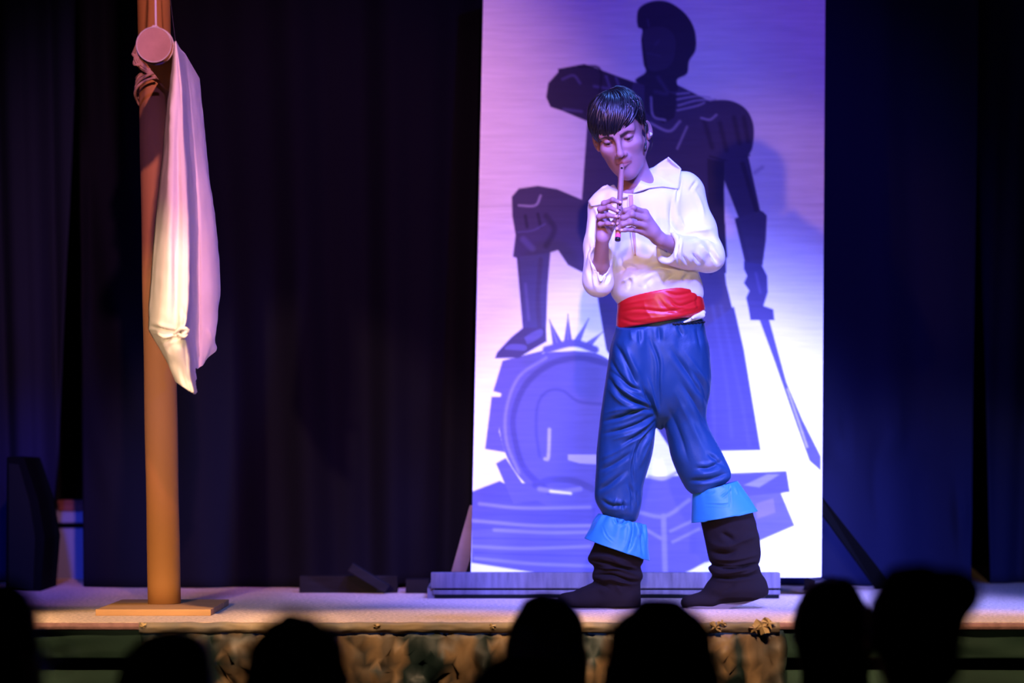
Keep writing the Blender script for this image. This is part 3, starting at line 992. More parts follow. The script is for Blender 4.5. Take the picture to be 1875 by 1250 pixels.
tag(sail, 'cream cotton sail hanging in long folds from the yard of the mast', 'sail')
kn = []
for (a, b, c) in (((318, 612), (332, 601), (346, 606)), ((326, 618), (336, 612), (346, 603)), ((330, 604), (340, 601), (345, 609)), ((324, 610), (336, 616), (343, 612))):
    kn.append(tube_vf(catmull([P(*a, 8.115), P(*b, 8.10), P(*c, 8.105)], 6), [0.0025 + 0.002 * math.sin(i / 12 * math.pi) for i in range(13)], 8))
joined('knotted_corner', kn, M_sail, sail)

# ============================================================ crumpled paper hung along the stage front
sk = empty('paper_skirt', (X(845, 8.05), 8.05, 0.35), 'crumpled brown and green camouflage skirt hung along the middle of the stage front', 'skirt')
rs = np.random.RandomState(11)
Ys = Y0 - 0.035
xa, xb = X(258, Ys), X(1432, Ys)
z_top, z_bot = P(0, 1153, Ys)[2], 0.42
nu, nv = 96, 26
V = []
for i in range(nu):
    for j in range(nv):
        u, v = i / (nu - 1), j / (nv - 1)
        x = xa + (xb - xa) * u + (rs.uniform(-0.36, 0.36) * 0.018 if 0 < i < nu - 1 else 0.008 * math.sin(v * 21))
        z = z_top + (z_bot - z_top) * v + (rs.uniform(-0.36, 0.36) * 0.018 if 0 < j < nv - 1 else 0)
        if i == nu - 1: x += 0.05 * v
        q = Vector((x * 9, 3.0, z * 3.0))
        d = mnoise.noise(q) * 0.035 + abs(mnoise.noise(Vector((x * 17, 7, z * 5)))) * 0.060 + mnoise.noise(Vector((x * 34, 1, z * 26))) * 0.016 + rs.uniform(-.014, .014)
        k = min(1, v * 9 + 0.1)
        V.append((x, Ys - 0.012 - abs(d) * k - 0.018 * v, z))
V = np.array(V)
Q = grid_faces(nu, nv)
flip = rs.rand(len(Q)) < 0.5
T = np.vstack([np.where(flip[:, None], Q[:, [0, 1, 2]], Q[:, [0, 1, 3]]), np.where(flip[:, None], Q[:, [0, 2, 3]], Q[:, [1, 2, 3]])])
tan, brn, grn, dk = (0.22, 0.135, 0.068), (0.10, 0.066, 0.038), (0.006, 0.016, 0.015), (0.035, 0.028, 0.02)
n1 = vnoise(V * (1, 1, 0.22), 15, 3.0)
n2 = vnoise(V * (1, 1, 0.25), 19, 20.0)
n3 = vnoise(V * (1, 1, 0.6), 30, 31.0)
col = np.where((n1 > 0.05)[:, None], grn, np.where((n2 > 0.05)[:, None], tan, np.where((n3 > 0.1)[:, None], dk, brn)))
M_sk = mat('camouflage_paper', (0.3, 0.2, 0.1), 0.55, 0.35, 0.1, 50, 0.15, 20, attr='camo')
so = mesh_quads('crumpled_sheet', V, T, M_sk, sk, smooth=False)
set_colors(so, 'camo', col)
solidify(so, 0.003, 1)
# plain paper band taped along its top edge
nu, nv = 160, 8
zt0, zt1 = P(0, 1138, Ys)[2], P(0, 1158, Ys)[2]
V = np.array([(xa + (xb - 0.01 - xa) * i / (nu - 1), Ys - 0.02 + 0.004 * mnoise.noise(Vector((i * 0.3, j * 0.5, 2))) - 0.008 * math.sin(j / (nv - 1) * 3.1),
               zt0 + (zt1 - zt0) * j / (nv - 1) + 0.003 * mnoise.noise(Vector((i * 0.21, 8, 0)))) for i in range(nu) for j in range(nv)])
tb = mesh_quads('top_band', V, grid_faces(nu, nv), mat('kraft_paper', (0.27, 0.19, 0.11), 0.6, 0.3, 0.2, 40, 0.4, 14, col2=(0.17, 0.14, 0.11)), sk)
solidify(tb, 0.002, 1)
# torn tufts standing out of the top edge
tf = []
for px, py, s in ((1310, 1148, 12), (1322, 1140, 9), (1395, 1146, 16), (1408, 1140, 13), (1382, 1150, 12), (262, 1146, 8), (900, 1146, 7), (690, 1146, 6)):
    c = P(px, py, Ys - 0.03)
    pts = []
    n = 15
    for k in range(n):
        a = 2 * math.pi * k / n
        pts.append(c + S(s, 8) * np.array((math.cos(a), 0, math.sin(a) * .8)) * rs.uniform(.35, 1.35) + (0, S(s, 8) * rs.uniform(-.5, .3), 0))
    pts.append(c + (0, -S(s, 8) * 0.35, 0)); pts.append(c + (0, S(s, 8) * 0.1, 0))
    tf.append((pts, [(k, (k + 1) % n, n) for k in range(n)] + [((k + 1) % n, k, n + 1) for k in range(n)]))
M_torn = mat('torn_paper', (0.48, 0.32, 0.14), 0.6, 0.3)
for v_, f_ in tf: mesh_py('torn_tuft', v_, f_, M_torn, sk)

# ============================================================ the boy on stage
boy = empty('person', (X(1200, 9.07), 9.07, FL), 'boy on stage in white shirt, red sash and blue trousers playing a flute', 'person')
M_skin = mat('skin', (0.5, 0.3, 0.2), 0.5, 0.35, 0.05, 120, attr='skin')
M_skin.node_tree.nodes['Principled BSDF'].inputs['Subsurface Weight'].default_value = 0.12
M_skin.node_tree.nodes['Principled BSDF'].inputs['Subsurface Radius'].default_value = (0.006, 0.003, 0.002)
M_skin.node_tree.nodes['Principled BSDF'].inputs['Subsurface Scale'].default_value = 1.0


def rot(axis, deg):
    a = math.radians(deg)
    c, s = math.cos(a), math.sin(a)
    return np.array({'x': [[1, 0, 0], [0, c, -s], [0, s, c]], 'y': [[c, 0, s], [0, 1, 0], [-s, 0, c]], 'z': [[c, -s, 0], [s, c, 0], [0, 0, 1]]}[axis])


HC = P(1137, 247, 9.0)
HR = rot('y', -13) @ rot('z', -12) @ rot('x', 18)


def H(x, y, z):
    return HC + HR @ np.array((x, y, z))


def axis_pts(spans):
    out = [spans[0][0]]
    for a, b, h in spans:
        n = max(int(round((b - a) / h)), 1)
        out += list(a + (b - a) * (np.arange(n) + 1) / n)
    return np.array(out)


zh0 = P(1137, 345, 9)[2]; zh1 = P(1137, 160, 9)[2]
zk0, zk1 = P(1150, 460, 8.85)[2], P(1150, 350, 8.85)[2]
xs = axis_pts([(X(1020, 9), X(1084, 9), .006), (X(1084, 9), X(1200, 9), .002), (X(1200, 9), X(1232, 8.9), .003), (X(1232, 8.9), X(1420, 9), .006)])
ys = axis_pts([(8.74, 8.78, .004), (8.78, 8.92, .002), (8.92, 9.0, .0025), (9.0, 9.12, .004), (9.12, 9.24, .007)])
zs = axis_pts([(0.995, 1.75, .009), (1.75, zk0, .006), (zk0, zk1, .0018), (zk1, zh0, .0024), (zh0, zh1, .0019)])
B = Field(xs, ys, zs)
# trunk, legs, arms (mostly under the clothes)
B.loft([(345, 1140, 1215), (365, 1112, 1255), (420, 1118, 1262), (480, 1124, 1266), (540, 1136, 1278), (600, 1136, 1284), (660, 1126, 1288), (720, 1134, 1280)],
       9.08, [0.05, .075, .088, .085, .085, .085, .09, .08], k=0.03)
B.cap(P(1112, 380, 9.06), P(1258, 356, 9.08), .040, .040, 0.03)
for (a, b, c, Yl) in (((1160, 690), (1145, 800), (1132, 1060), 9.06), ((1246, 690), (1272, 830), (1345, 1045), 9.09)):
    B.cap(P(*a, Yl), P(*b, Yl), .049, .040, 0.03)
    B.cap(P(*b, Yl), P(*c, Yl), .045, .032, 0.02)
B.cap(P(1132, 1070, 9.06), P(1060, 1098, 9.05), .030, .018, 0.02)
B.cap(P(1350, 1055, 9.09), P(1280, 1100, 9.08), .030, .018, 0.02)
# neck
B.cap(H(0.0, .022, -.05), P(1170, 352, 9.075), .046, .050, 0.02)
B.cap(P(1170, 352, 9.06), P(1172, 400, 9.05), .055, .07, 0.03)
# collar bones
B.cap(P(1160, 350, 9.0), P(1210, 340, 9.02), .008, .006, 0.012)
B.cap(P(1148, 352, 9.0), P(1115, 362, 9.02), .008, .006, 0.012)
ARM = {}
WL = P(1211, 440, 8.868); EL = P(1297, 470, 9.02)
WR = P(1103, 437, 8.872); ER = P(1098, 516, 8.99)
B.cap(P(1262, 356, 9.07), EL, .042, .034, 0.02)
B.cap(EL, EL + (WL - EL) * .45, .033, .034, 0.02)
B.cap(EL + (WL - EL) * .45, WL, .031, .0200, 0.02)
B.cap(P(1108, 382, 9.06), ER, .040, .026, 0.02)
B.cap(ER, ER + (WR - ER) * .4, .024, .0245, 0.01)
B.cap(ER + (WR - ER) * .4, WR, .0245, .0185, 0.01)


def finger(pts, r0, r1, nails):
    p = [P(*q) for q in pts]
    n = len(p) - 1
    for i in range(n):
        ra = r0 + (r1 - r0) * i / n
        rb_ = r0 + (r1 - r0) * (i + 1) / n
        B.cap(p[i], p[i + 1], ra, rb_, 0.0035 if i else 0.007)
        if 0 < i: B.ell(p[i] + (0, -ra * 0.25, ra * .12), (ra * 1.05,) * 3, 0.004)
    t = p[-1]; d = (p[-1] - p[-2]) / np.linalg.norm(p[-1] - p[-2])
    nails.append((t, d, r1))


nails = []
# left hand of the boy (at the right in the picture): palm, four fingers lying on the flute, thumb behind
mc = [(1181, 389, 8.832), (1182, 401, 8.826), (1180, 413, 8.829), (1174, 423, 8.838)]
for q, r in zip(mc, (.0105, .0105, .010, .0092)):
    B.cap(WL + (P(*q) - WL) * .12, P(*q), .0135, r, 0.012)
B.cap(P(1196, 424, 8.848), P(1186, 412, 8.85), .016, .014, 0.012)
finger([mc[0], (1160, 381, 8.802), (1145, 386, 8.803), (1136, 396, 8.822)], .0092, .0068, nails)
finger([mc[1], (1157, 393, 8.796), (1141, 399, 8.798), (1132, 409, 8.812)], .0094, .0069, nails)
finger([mc[2], (1154, 407, 8.798), (1140, 411, 8.797), (1130, 419, 8.803)], .0090, .0066, nails)
finger([mc[3], (1156, 420, 8.815), (1145, 420.5, 8.806), (1137, 422, 8.801)], .0080, .0058, nails)
B.cap(P(1200, 436, 8.872), P(1176, 418, 8.882), .0145, .0105, 0.012)
B.cap(P(1176, 418, 8.882), P(1158, 404, 8.876), .0100, .0088, 0.004)
B.cap(P(1158, 404, 8.876), P(1143, 397, 8.866), .0088, .0072, 0.004)
# right hand (at the left): palm towards the flute, fingers curling round to its front
md = [(1107, 386, 8.888), (1101, 396, 8.884), (1099, 407, 8.882), (1100, 417, 8.880)]
for q, r in zip(md, (.0105, .0105, .010, .0092)):
    B.cap(WR + (P(*q) - WR) * .15, P(*q), .0125, r, 0.012)
B.cap(P(1106, 424, 8.88), P(1108, 405, 8.885), .016, .014, 0.012)
finger([md[0], (1106, 372.5, 8.862), (1122, 366, 8.846), (1136, 371, 8.847)], .0088, .0062, nails)
finger([md[1], (1099, 383.5, 8.855), (1115, 379, 8.838), (1131, 387, 8.834)], .0092, .0064, nails)
finger([md[2], (1097, 397, 8.850), (1114, 394, 8.832), (1129, 397, 8.824)], .0088, .0062, nails)
finger([md[3], (1099, 411, 8.852), (1112, 409.5, 8.836), (1123, 410.5, 8.822)], .0080, .0057, nails)
B.cap(P(1110, 432, 8.878), P(1122, 412, 8.895), .0135, .0100, 0.012)
B.cap(P(1122, 412, 8.895), P(1131, 398, 8.889), .0096, .0085, 0.004)
B.cap(P(1131, 398, 8.889), P(1137, 382, 8.880), .0085, .0070, 0.004)

# head, carved in its own tilted frame
hs = B.sl(HC - .185, HC + .185)
Xh, Yh, Zh = B.co(hs)
Xh = Xh - HC[0]; Yh = Yh - HC[1]; Zh = Zh - HC[2]
lx, ly, lz = (HR[0, i] * Xh + HR[1, i] * Yh + HR[2, i] * Zh for i in range(3))
f = np.full(lx.shape, 1.0, np.float32)


def smin(a, b, k):
    h = np.maximum(k - np.abs(a - b), 0) / k
    return np.minimum(a, b) - h * h * k * .25


def hell(c, r, Rm=None):
    x, y, z = lx - c[0], ly - c[1], lz - c[2]
    if Rm is not None:
        x, y, z = (Rm[0, i] * x + Rm[1, i] * y + Rm[2, i] * z for i in range(3))
    k0 = np.sqrt((x / r[0]) ** 2 + (y / r[1]) ** 2 + (z / r[2]) ** 2)
    k1 = np.sqrt((x / r[0] ** 2) ** 2 + (y / r[1] ** 2) ** 2 + (z / r[2] ** 2) ** 2) + 1e-9
    return k0 * (k0 - 1) / k1


def hcap(a, b, ra, rb_=None):
    rb_ = ra if rb_ is None else rb_
    a = np.array(a); b = np.array(b)
    ba = b - a
    t = np.clip(((lx - a[0]) * ba[0] + (ly - a[1]) * ba[1] + (lz - a[2]) * ba[2]) / (ba @ ba + 1e-12), 0, 1)
    return np.sqrt((lx - a[0] - t * ba[0]) ** 2 + (ly - a[1] - t * ba[1]) ** 2 + (lz - a[2] - t * ba[2]) ** 2) - (ra + (rb_ - ra) * t)


f = hell((0, .015, .045), (.073, .092, .085))
f = smin(f, hell((0, -.028, -.028), (.060, .060, .076)), .03)
f = smin(f, hell((0, -.045, -.075), (.040, .045, .045)), .025)
for s in (-1, 1):
    f = smin(f, hcap((s * .056, .012, -.046), (s * .012, -.067, -.100), .018, .012), .025)
    f = smin(f, hell((s * .040, -.058, -.020), (.022, .022, .018)), .022)
    f = smin(f, hcap((s * .014, -.0810, .0185), (s * .044, -.0685, .025), .010, .0085), .014)
f = smin(f, hell((0, -.072, -.103), (.015, .014, .013)), .018)
f = smin(f, hell((0, -.056, .050), (.050, .024, .038)), .03)
for s in (-1, 1):                       # sockets
    d = -hell((s * .031, -.0925, .002), (.021, .018, .0145))
    h = np.maximum(.014 - np.abs(f - d), 0) / .014
    f = np.maximum(f, d) + h * h * .014 * .25
# nose
f = smin(f, hcap((0, -.086, .010), (0, -.110, -.026), .0065, .0085), .012)
f = smin(f, hell((0, -.1135, -.031), (.0105, .0105, .0095)), .008)
for s in (-1, 1):
    f = smin(f, hell((s * .0125, -.100, -.0345), (.0072, .0095, .0075)), .006)
    f = np.maximum(f, -hell((s * .0065, -.1085, -.042), (.0036, .005, .0045)))
f = smin(f, hell((0, -.090, -.052), (.020, .010, .012)), .014)
# lips
for s in (-1, 1):
    f = smin(f, hcap((0, -.0970, -.0568), (s * .019, -.0870, -.0620), .0046, .0026), .004)
    f = smin(f, hcap((0, -.0965, -.0685), (s * .018, -.0870, -.0645), .0050, .0026), .005)
    f = np.maximum(f, -hcap((0, -.1035, -.0628), (s * .023, -.0905, -.0640), .0016, .0012))
f = np.maximum(f, -hcap((-.012, -.1, -.0785), (.012, -.1, -.0785), .0035) - .001)
# eyelids around the eyeballs
EY = []
for s in (-1, 1):
    ec = (s * .031, -.0700, .004)
    EY.append(ec)
    lid = np.sqrt((lx - ec[0]) ** 2 + (ly - ec[1]) ** 2 + (lz - ec[2]) ** 2) - .0138
    al = .0029 * (1 - ((lx - ec[0]) / .0145) ** 2)
    slit = np.maximum(np.abs(lz - ec[2] + .0045) - np.maximum(al, -0.002), ly - ec[1] + .002)
    lid = np.maximum(lid, -slit)
    f = smin(f, lid, .003)
    f = np.maximum(f, -np.maximum(slit, np.sqrt((lx - ec[0]) ** 2 + (ly - ec[1]) ** 2 + (lz - ec[2]) ** 2) - .0165))
# ears
for s in (-1, 1):
    Re = rot('z', -s * 32) @ rot('x', 12)
    e = hell((s * .0795, .015, -.004), (.0075, .0185, .031), Re)
    e = np.maximum(e, -hell((s * .0865, .0095, -.001), (.0075, .012, .020), Re))
    e = smin(e, hell((s * .077, .006, -.026), (.006, .009, .010)), .006)
    e = smin(e, hell((s * .079, .001, -.006), (.004, .004, .007)), .004)
    f = smin(f, e, .006)
B.put(hs, f.astype(np.float32), .016)

V, Q = B.surface()
V = smooth_mesh(V, Q, 1, .35)
L = (V - HC) @ HR
col = np.tile(np.array((0.35, 0.195, 0.195)), (len(V), 1))


def tint(mask, c):
    global col
    col = col * (1 - mask[:, None]) + np.array(c) * mask[:, None]


hd = (np.abs(L) < .16).all(1) & (L[:, 1] < .03)
lipz = -.0628 - .0008 * np.abs(L[:, 0]) / .02
tint(hd * np.exp(-(np.maximum(np.abs(L[:, 2] - lipz) - .0065 * (1 - (L[:, 0] / .026) ** 2), 0) / .002) ** 2) * (np.abs(L[:, 0]) < .024) * (L[:, 1] < -.08) * .75, (0.42, 0.15, 0.13))
tint(hd * np.exp(-((L[:, 2] + .0635) / .0016) ** 2) * (np.abs(L[:, 0]) < .0235) * (L[:, 1] < -.08) * .8, (0.12, 0.04, 0.04))
ax_ = np.abs(L[:, 0])
bz = .0165 + .30 * np.clip(ax_ - .012, 0, .024) - .30 * np.clip(ax_ - .036, 0, .02)
bw = .0050 * np.clip((.052 - ax_) / .025, 0.15, 1)
tint(hd * np.clip(1.6 * np.exp(-((L[:, 2] - bz) / bw) ** 2), 0, 1) * (ax_ > .010) * (ax_ < .052) * (L[:, 1] < -.05) * .92, (0.025, 0.014, 0.01))
for ec in EY:                           # lash line
    r_ = np.linalg.norm(L - ec, axis=1)
    up = np.exp(-((L[:, 2] - ec[2] - .0006 + .0) / .0022) ** 2)
    tint(hd * (r_ < .0155) * up * .85, (0.03, 0.018, 0.014))
tint(hd * np.exp(-(np.linalg.norm((L - (0, -.105, -.034)) / (1.4, 1, 1), axis=1) / .014) ** 2) * .25, (0.55, 0.22, 0.16))
body = mesh_quads('body', V, Q, M_skin, boy)
set_colors(body, 'skin', col)
# eyes
M_eye = mat('eye_white', (0.7, 0.68, 0.66), 0.15, 0.5, attr='eye')
for ec in EY:
    nt_, np_ = 18, 24
    gz = np.array((-.10, -1, -.12)); gz /= np.linalg.norm(gz)
    VV, cc = [], []
    for i in range(nt_ + 1):
        for j in range(np_):
            th, ph = math.pi * i / nt_, 2 * math.pi * j / np_
            u_, v_ = frame_of(gz)
            d_ = gz * math.cos(th) + math.sin(th) * (math.cos(ph) * u_ + math.sin(ph) * v_)
            VV.append(H(*(np.array(ec) + .0122 * d_)))
            cc.append((0.01, 0.01, 0.01) if th < .22 else ((0.05, 0.025, 0.012) if th < .60 else (0.22, 0.20, 0.20)))  # whites greyed, the shade of brow and hair put into their colour
    FF = [(i * np_ + j, i * np_ + (j + 1) % np_, (i + 1) * np_ + (j + 1) % np_, (i + 1) * np_ + j) for i in range(nt_) for j in range(np_)]
    eo = mesh_py('eye', VV, FF, M_eye, body, True)
    set_colors(eo, 'eye', np.array(cc))
# finger nails
M_nail = mat('nail', (0.66, 0.42, 0.36), 0.25, 0.5)
for (t, d, r) in nails:
    n_ = np.array((0, -1.0, 0.25)); n_ -= d * (n_ @ d); n_ /= np.linalg.norm(n_)
    b_ = np.cross(d, n_)
    VV = [t + d * (r * .9 * a) + b_ * (r * .62 * b) + n_ * (r * (1.0 - .28 * b * b - .22 * max(a, 0) ** 2)) for a in (-.9, -.4, .1, .6) for b in (-1, -.5, 0, .5, 1)]
    no = mesh_quads('fingernail', np.array(VV), grid_faces(4, 5), M_nail, body)
    solidify(no, 0.0008, 0)

# ------------------------------------------------------------ hair
M_hair = mat('black_hair', (0.007, 0.008, 0.013), 0.36, 0.65)
parts = []
HCt = np.array((0, .014, .043))


def scalp(phi, th, lift=0.0):
    """phi 0 = front, positive towards the boy's left ear; th from the crown down"""
    R_ = np.array((.0795, .1005 if math.cos(phi) > 0 else .0975, .0920)) + lift
    return HCt + R_ * np.array((math.sin(phi) * math.sin(th), -math.cos(phi) * math.sin(th), math.cos(th)))


def hairline(phi):
    """lowest z of the hair at each bearing"""
    d = math.degrees(phi)
    pts = [(-180, -.072), (-130, -.060), (-112, -.020), (-95, .020), (-84, .004), (-74, -.004), (-66, .004), (-50, .012), (-25, .014), (-8, .018), (4, .026), (14, .044), (28, .050), (46, .040), (58, .026), (68, .010), (80, .0), (88, .014), (100, .024), (114, -.020), (130, -.058), (180, -.072)]
    return float(np.interp(d, [a for a, b in pts], [b for a, b in pts]))


nphi, nth = 72, 16
VV = []
for i in range(nphi):
    ph = 2 * math.pi * i / nphi - math.pi
    zz = max(hairline(ph), -.06) + .014
    tm = math.acos(max(min((zz - HCt[2]) / .093, 1), -1))
    for j in range(nth):
        VV.append(H(*scalp(ph, tm * (j + .02) / (nth - 1), .0015 if j < nth - 1 else -.004)))
FF = [(i * nth + j, i * nth + j + 1, ((i + 1) % nphi) * nth + j + 1, ((i + 1) % nphi) * nth + j) for i in range(nphi) for j in range(nth - 1)]
parts.append((VV, FF))
rs = np.random.RandomState(21)
for i in range(620):
    # tufts start in a whorl near the crown and comb forward and down
    ph1 = rs.uniform(-math.pi, math.pi) if i < 250 else rs.uniform(-1.45, .75)
    ph0 = ph1 + rs.uniform(.1, 1.15) * (1 if abs(ph1) < 1.6 else .4) + .25 * math.sin(ph1 * 5)
    layer = rs.rand()
    z1 = hairline(ph1) + (rs.uniform(-.009, .014) + .007 * math.sin(ph1 * 9 + 1) if i >= 250 else rs.uniform(-.004, .03)) + layer * .03 * (i % 3 == 0)
    t1 = math.acos(max(min((z1 - HCt[2]) / .095, .98), -1))
    t0 = rs.uniform(.05, .75) * min(t1, 1.4) * .8
    pts = []
    lift = rs.uniform(.001, .011) * (1 if abs(ph1) < 1.7 else .6)
    for k in range(7):
        s = k / 6
        th = t0 + (t1 - t0) * s
        ph = ph0 + (ph1 - ph0) * s ** 1.3
        lf = lift * math.sin(math.pi * min(s * .9 + .1, 1)) + (.004 * s if abs(ph1) < 1.3 else 0) + .001
        pts.append(H(*scalp(ph, th, lf)))
    w0 = rs.uniform(.0016, .0046)
    rad = [w0 * q for q in (.35, .8, 1, 1, .85, .55, .06)]
    nrm = pts[3] - H(*HCt); nrm /= np.linalg.norm(nrm)
    parts.append(tube_vf(pts, rad, 6, .5, ref=nrm))
hair = joined('hair', parts, M_hair, boy)

# ------------------------------------------------------------ shirt
M_shirt = mat('white_satin_shirt', (0.80, 0.79, 0.80), 0.5, 0.3, 0.06, 90, sheen=0.15)
F_ = Field(axis_pts([(X(1050, 9), X(1345, 9), .0028)]), axis_pts([(8.76, 9.24, .0035)]), axis_pts([(P(0, 612, 9.1)[2], P(0, 292, 9.1)[2], .0028)]))
F_.loft([(338, 1140, 1215), (350, 1118, 1255), (372, 1104, 1272), (420, 1110, 1270), (460, 1112, 1268), (500, 1114, 1280), (522, 1117, 1287), (540, 1120, 1288), (552, 1128, 1284), (566, 1138, 1278), (592, 1138, 1284)],
        9.075, [.06, .088, .104, .106, .108, .115, .117, .110, .098, .088, .086], k=.03)
F_.cap(P(1110, 378, 9.065), P(1255, 352, 9.08), .046, .052, .03)
F_.cap(P(1250, 340, 9.08), P(1200, 328, 9.10), .04, .036, .03)
F_.cap(P(1120, 368, 9.07), P(1150, 345, 9.10), .034, .032, .03)
# left sleeve (picture right): full upper sleeve, baggy elbow, turned cuff
F_.cap(P(1256, 358, 9.075), P(1278, 420, 9.045), .053, .053, .025)
F_.cap(P(1278, 420, 9.045), P(1293, 462, 9.015), .053, .050, .02)
F_.cap(P(1293, 464, 9.015), P(1262, 463, 8.955), .050, .047, .02)
F_.cap(P(1262, 463, 8.955), P(1237, 458, 8.912), .047, .044, .015)
F_.cap(P(1247, 461, 8.927), P(1222, 454, 8.89), .0475, .0475, .005)
F_.ell(P(1300, 476, 9.01), (.042, .05, .036), .02)
# right sleeve (picture left): hangs from the shoulder, wide open at the elbow
F_.cap(P(1106, 384, 9.06), P(1098, 450, 9.03), .046, .044, .025)
F_.cap(P(1098, 450, 9.03), P(1094, 508, 8.985), .043, .042, .02)
F_.cap(P(1096, 508, 8.985), P(1099, 470, 8.945), .041, .038, .015)
F_.ell(P(1097, 522, 8.99), (.040, .046, .036), .02)
F_.cap(P(1252, 590, 8.985), P(1286, 577, 9.03), .0035, .0075, .006, sq=(1, 1, 1))
F_.cap(P(1268, 582, 8.99), P(1288, 572, 9.04), .005, .006, .004)
# openings: the left cuff, the right sleeve mouth, the neck and the front slit
dcf = (P(1205, 447, 8.87) - P(1262, 463, 8.955)); dcf /= np.linalg.norm(dcf)
F_.cap(P(1250, 460, 8.935), P(1205, 447, 8.868), .030, .034, .004, 'cut')
F_.cap(P(1099, 507, 8.962), P(1102, 470, 8.93), .017, .030, .004, 'cut')
F_.cap(P(1102, 470, 8.925), P(1103, 440, 8.87), .034, .040, .005, 'cut')
F_.ell(P(1160, 335, 9.05), (.056, .14, .040), .008, 'cut')
# flatten the cuff mouth
s = F_.sl(P(1180, 500, 8.75), P(1250, 410, 9.0))
Xc, Yc_, Zc = F_.co(s)
c0 = P(1222, 454, 8.89)
dpl = (Xc - c0[0]) * dcf[0] + (Yc_ - c0[1]) * dcf[1] + (Zc - c0[2]) * dcf[2]
near = np.sqrt((Xc - c0[0]) ** 2 + (Yc_ - c0[1]) ** 2 + (Zc - c0[2]) ** 2) - .062
F_.put(s, np.maximum(-dpl, near).astype(np.float32), .003, 'cut')
V, Q = F_.surface()
V = smooth_mesh(V, Q, 1, .4)
st_ = [
    ([(1258, 438), (1293, 432), (1314, 444)], 6, -.008), ([(1268, 462), (1286, 486)], 5, -.007), ([(1250, 466), (1262, 488)], 4, -.005),
    ([(1296, 452), (1316, 484)], 5, -.007), ([(1282, 446), (1300, 470)], 5, .005), ([(1252, 425), (1282, 424), (1306, 418)], 6, .006),
    ([(1246, 318), (1242, 345), (1238, 372)], 3, -.005), ([(1229, 365), (1231, 410), (1250, 432)], 7, -.009), ([(1240, 395), (1256, 420)], 6, .006),
    ([(1245, 433), (1241, 462), (1243, 490)], 3, -.006),
    ([(1168, 505), (1204, 489), (1232, 494)], 7, -.010), ([(1137, 517), (1163, 504)], 4, .006), ([(1128, 500), (1150, 488), (1170, 492)], 6, -.008),
    ([(1150, 530), (1154, 518), (1150, 505)], 5, -.004), ([(1180, 528), (1184, 518), (1196, 505)], 6, -.004), ([(1215, 522), (1220, 512), (1235, 502)], 6, -.004),
    ([(1250, 516), (1254, 508), (1262, 500)], 6, -.004), 
    ([(1090, 392), (1086, 430), (1090, 465)], 5, -.006), ([(1104, 390), (1110, 420)], 5, -.006), ([(1080, 440), (1078, 480), (1086, 520)], 5, -.006),
    ([(1086, 372), (1094, 390), (1100, 412)], 5, .004), ([(1084, 500), (1092, 530)], 4, .004), ([(1108, 520), (1116, 500)], 4, -.006),
    ([(1270, 345), (1284, 375), (1290, 400)], 5, .004), ([(1276, 330), (1262, 350)], 4, -.004), ([(1228, 402), (1226, 440), (1222, 470)], 6, -.005),
    ([(1196, 375), (1200, 430), (1196, 480)], 9, .004), ([(1136, 470), (1140, 500)], 5, -.006)]
V = folds(V, Q, st_, 1.35)
N = vert_normals(V, Q)
V = V + N * (vnoise(V * (1, 1, .5), 24, 4.0) * .0009 + vnoise(V * (1, .6, .35), 11, 8.0) * .003)[:, None]
shirt = mesh_quads('shirt', V, Q, M_shirt, boy)
sb = bvh_of(shirt)

# the skin seen through the front slit: cut the cloth open as a narrow strip of skin over the chest
M_slit = mat('skin_in_slit', (0.50, 0.27, 0.185), 0.5, 0.3)
sl_pts = []
SLP = catmull([(1154, 344), (1155, 360), (1155.5, 375), (1156, 392), (1158, 410), (1160, 430), (1162, 450), (1163, 468)], 5)
for (px, py) in SLP:
    q = on_surface(sb, px, py, .0022)
    if q is not None and q[1] < 9.03: sl_pts.append(q)
wd = list(np.interp(np.arange(len(SLP)), [0, 15, 25, 30, 35], [4.2, 4.1, 3.2, 2.4, 1.0]))[-len(sl_pts):]
VV = []
for q, w_ in zip(sl_pts, wd):
    for k in (-1, -.4, .4, 1):
        VV.append(q + np.array((S(w_, 9) * k, 0, 0)))
slit = mesh_quads('front_slit', np.array(VV), grid_faces(len(sl_pts), 4)[:, ::-1], M_slit, shirt)
solidify(slit, .001, 0)
for sd in (-1, 1):                                             # stitched edges of the slit
    tube('slit_hem', catmull([q + np.array((sd * S(w_ + .8, 9), -.001, 0)) for q, w_ in zip(sl_pts, wd)], 4), .0018, M_shirt, shirt, 6)


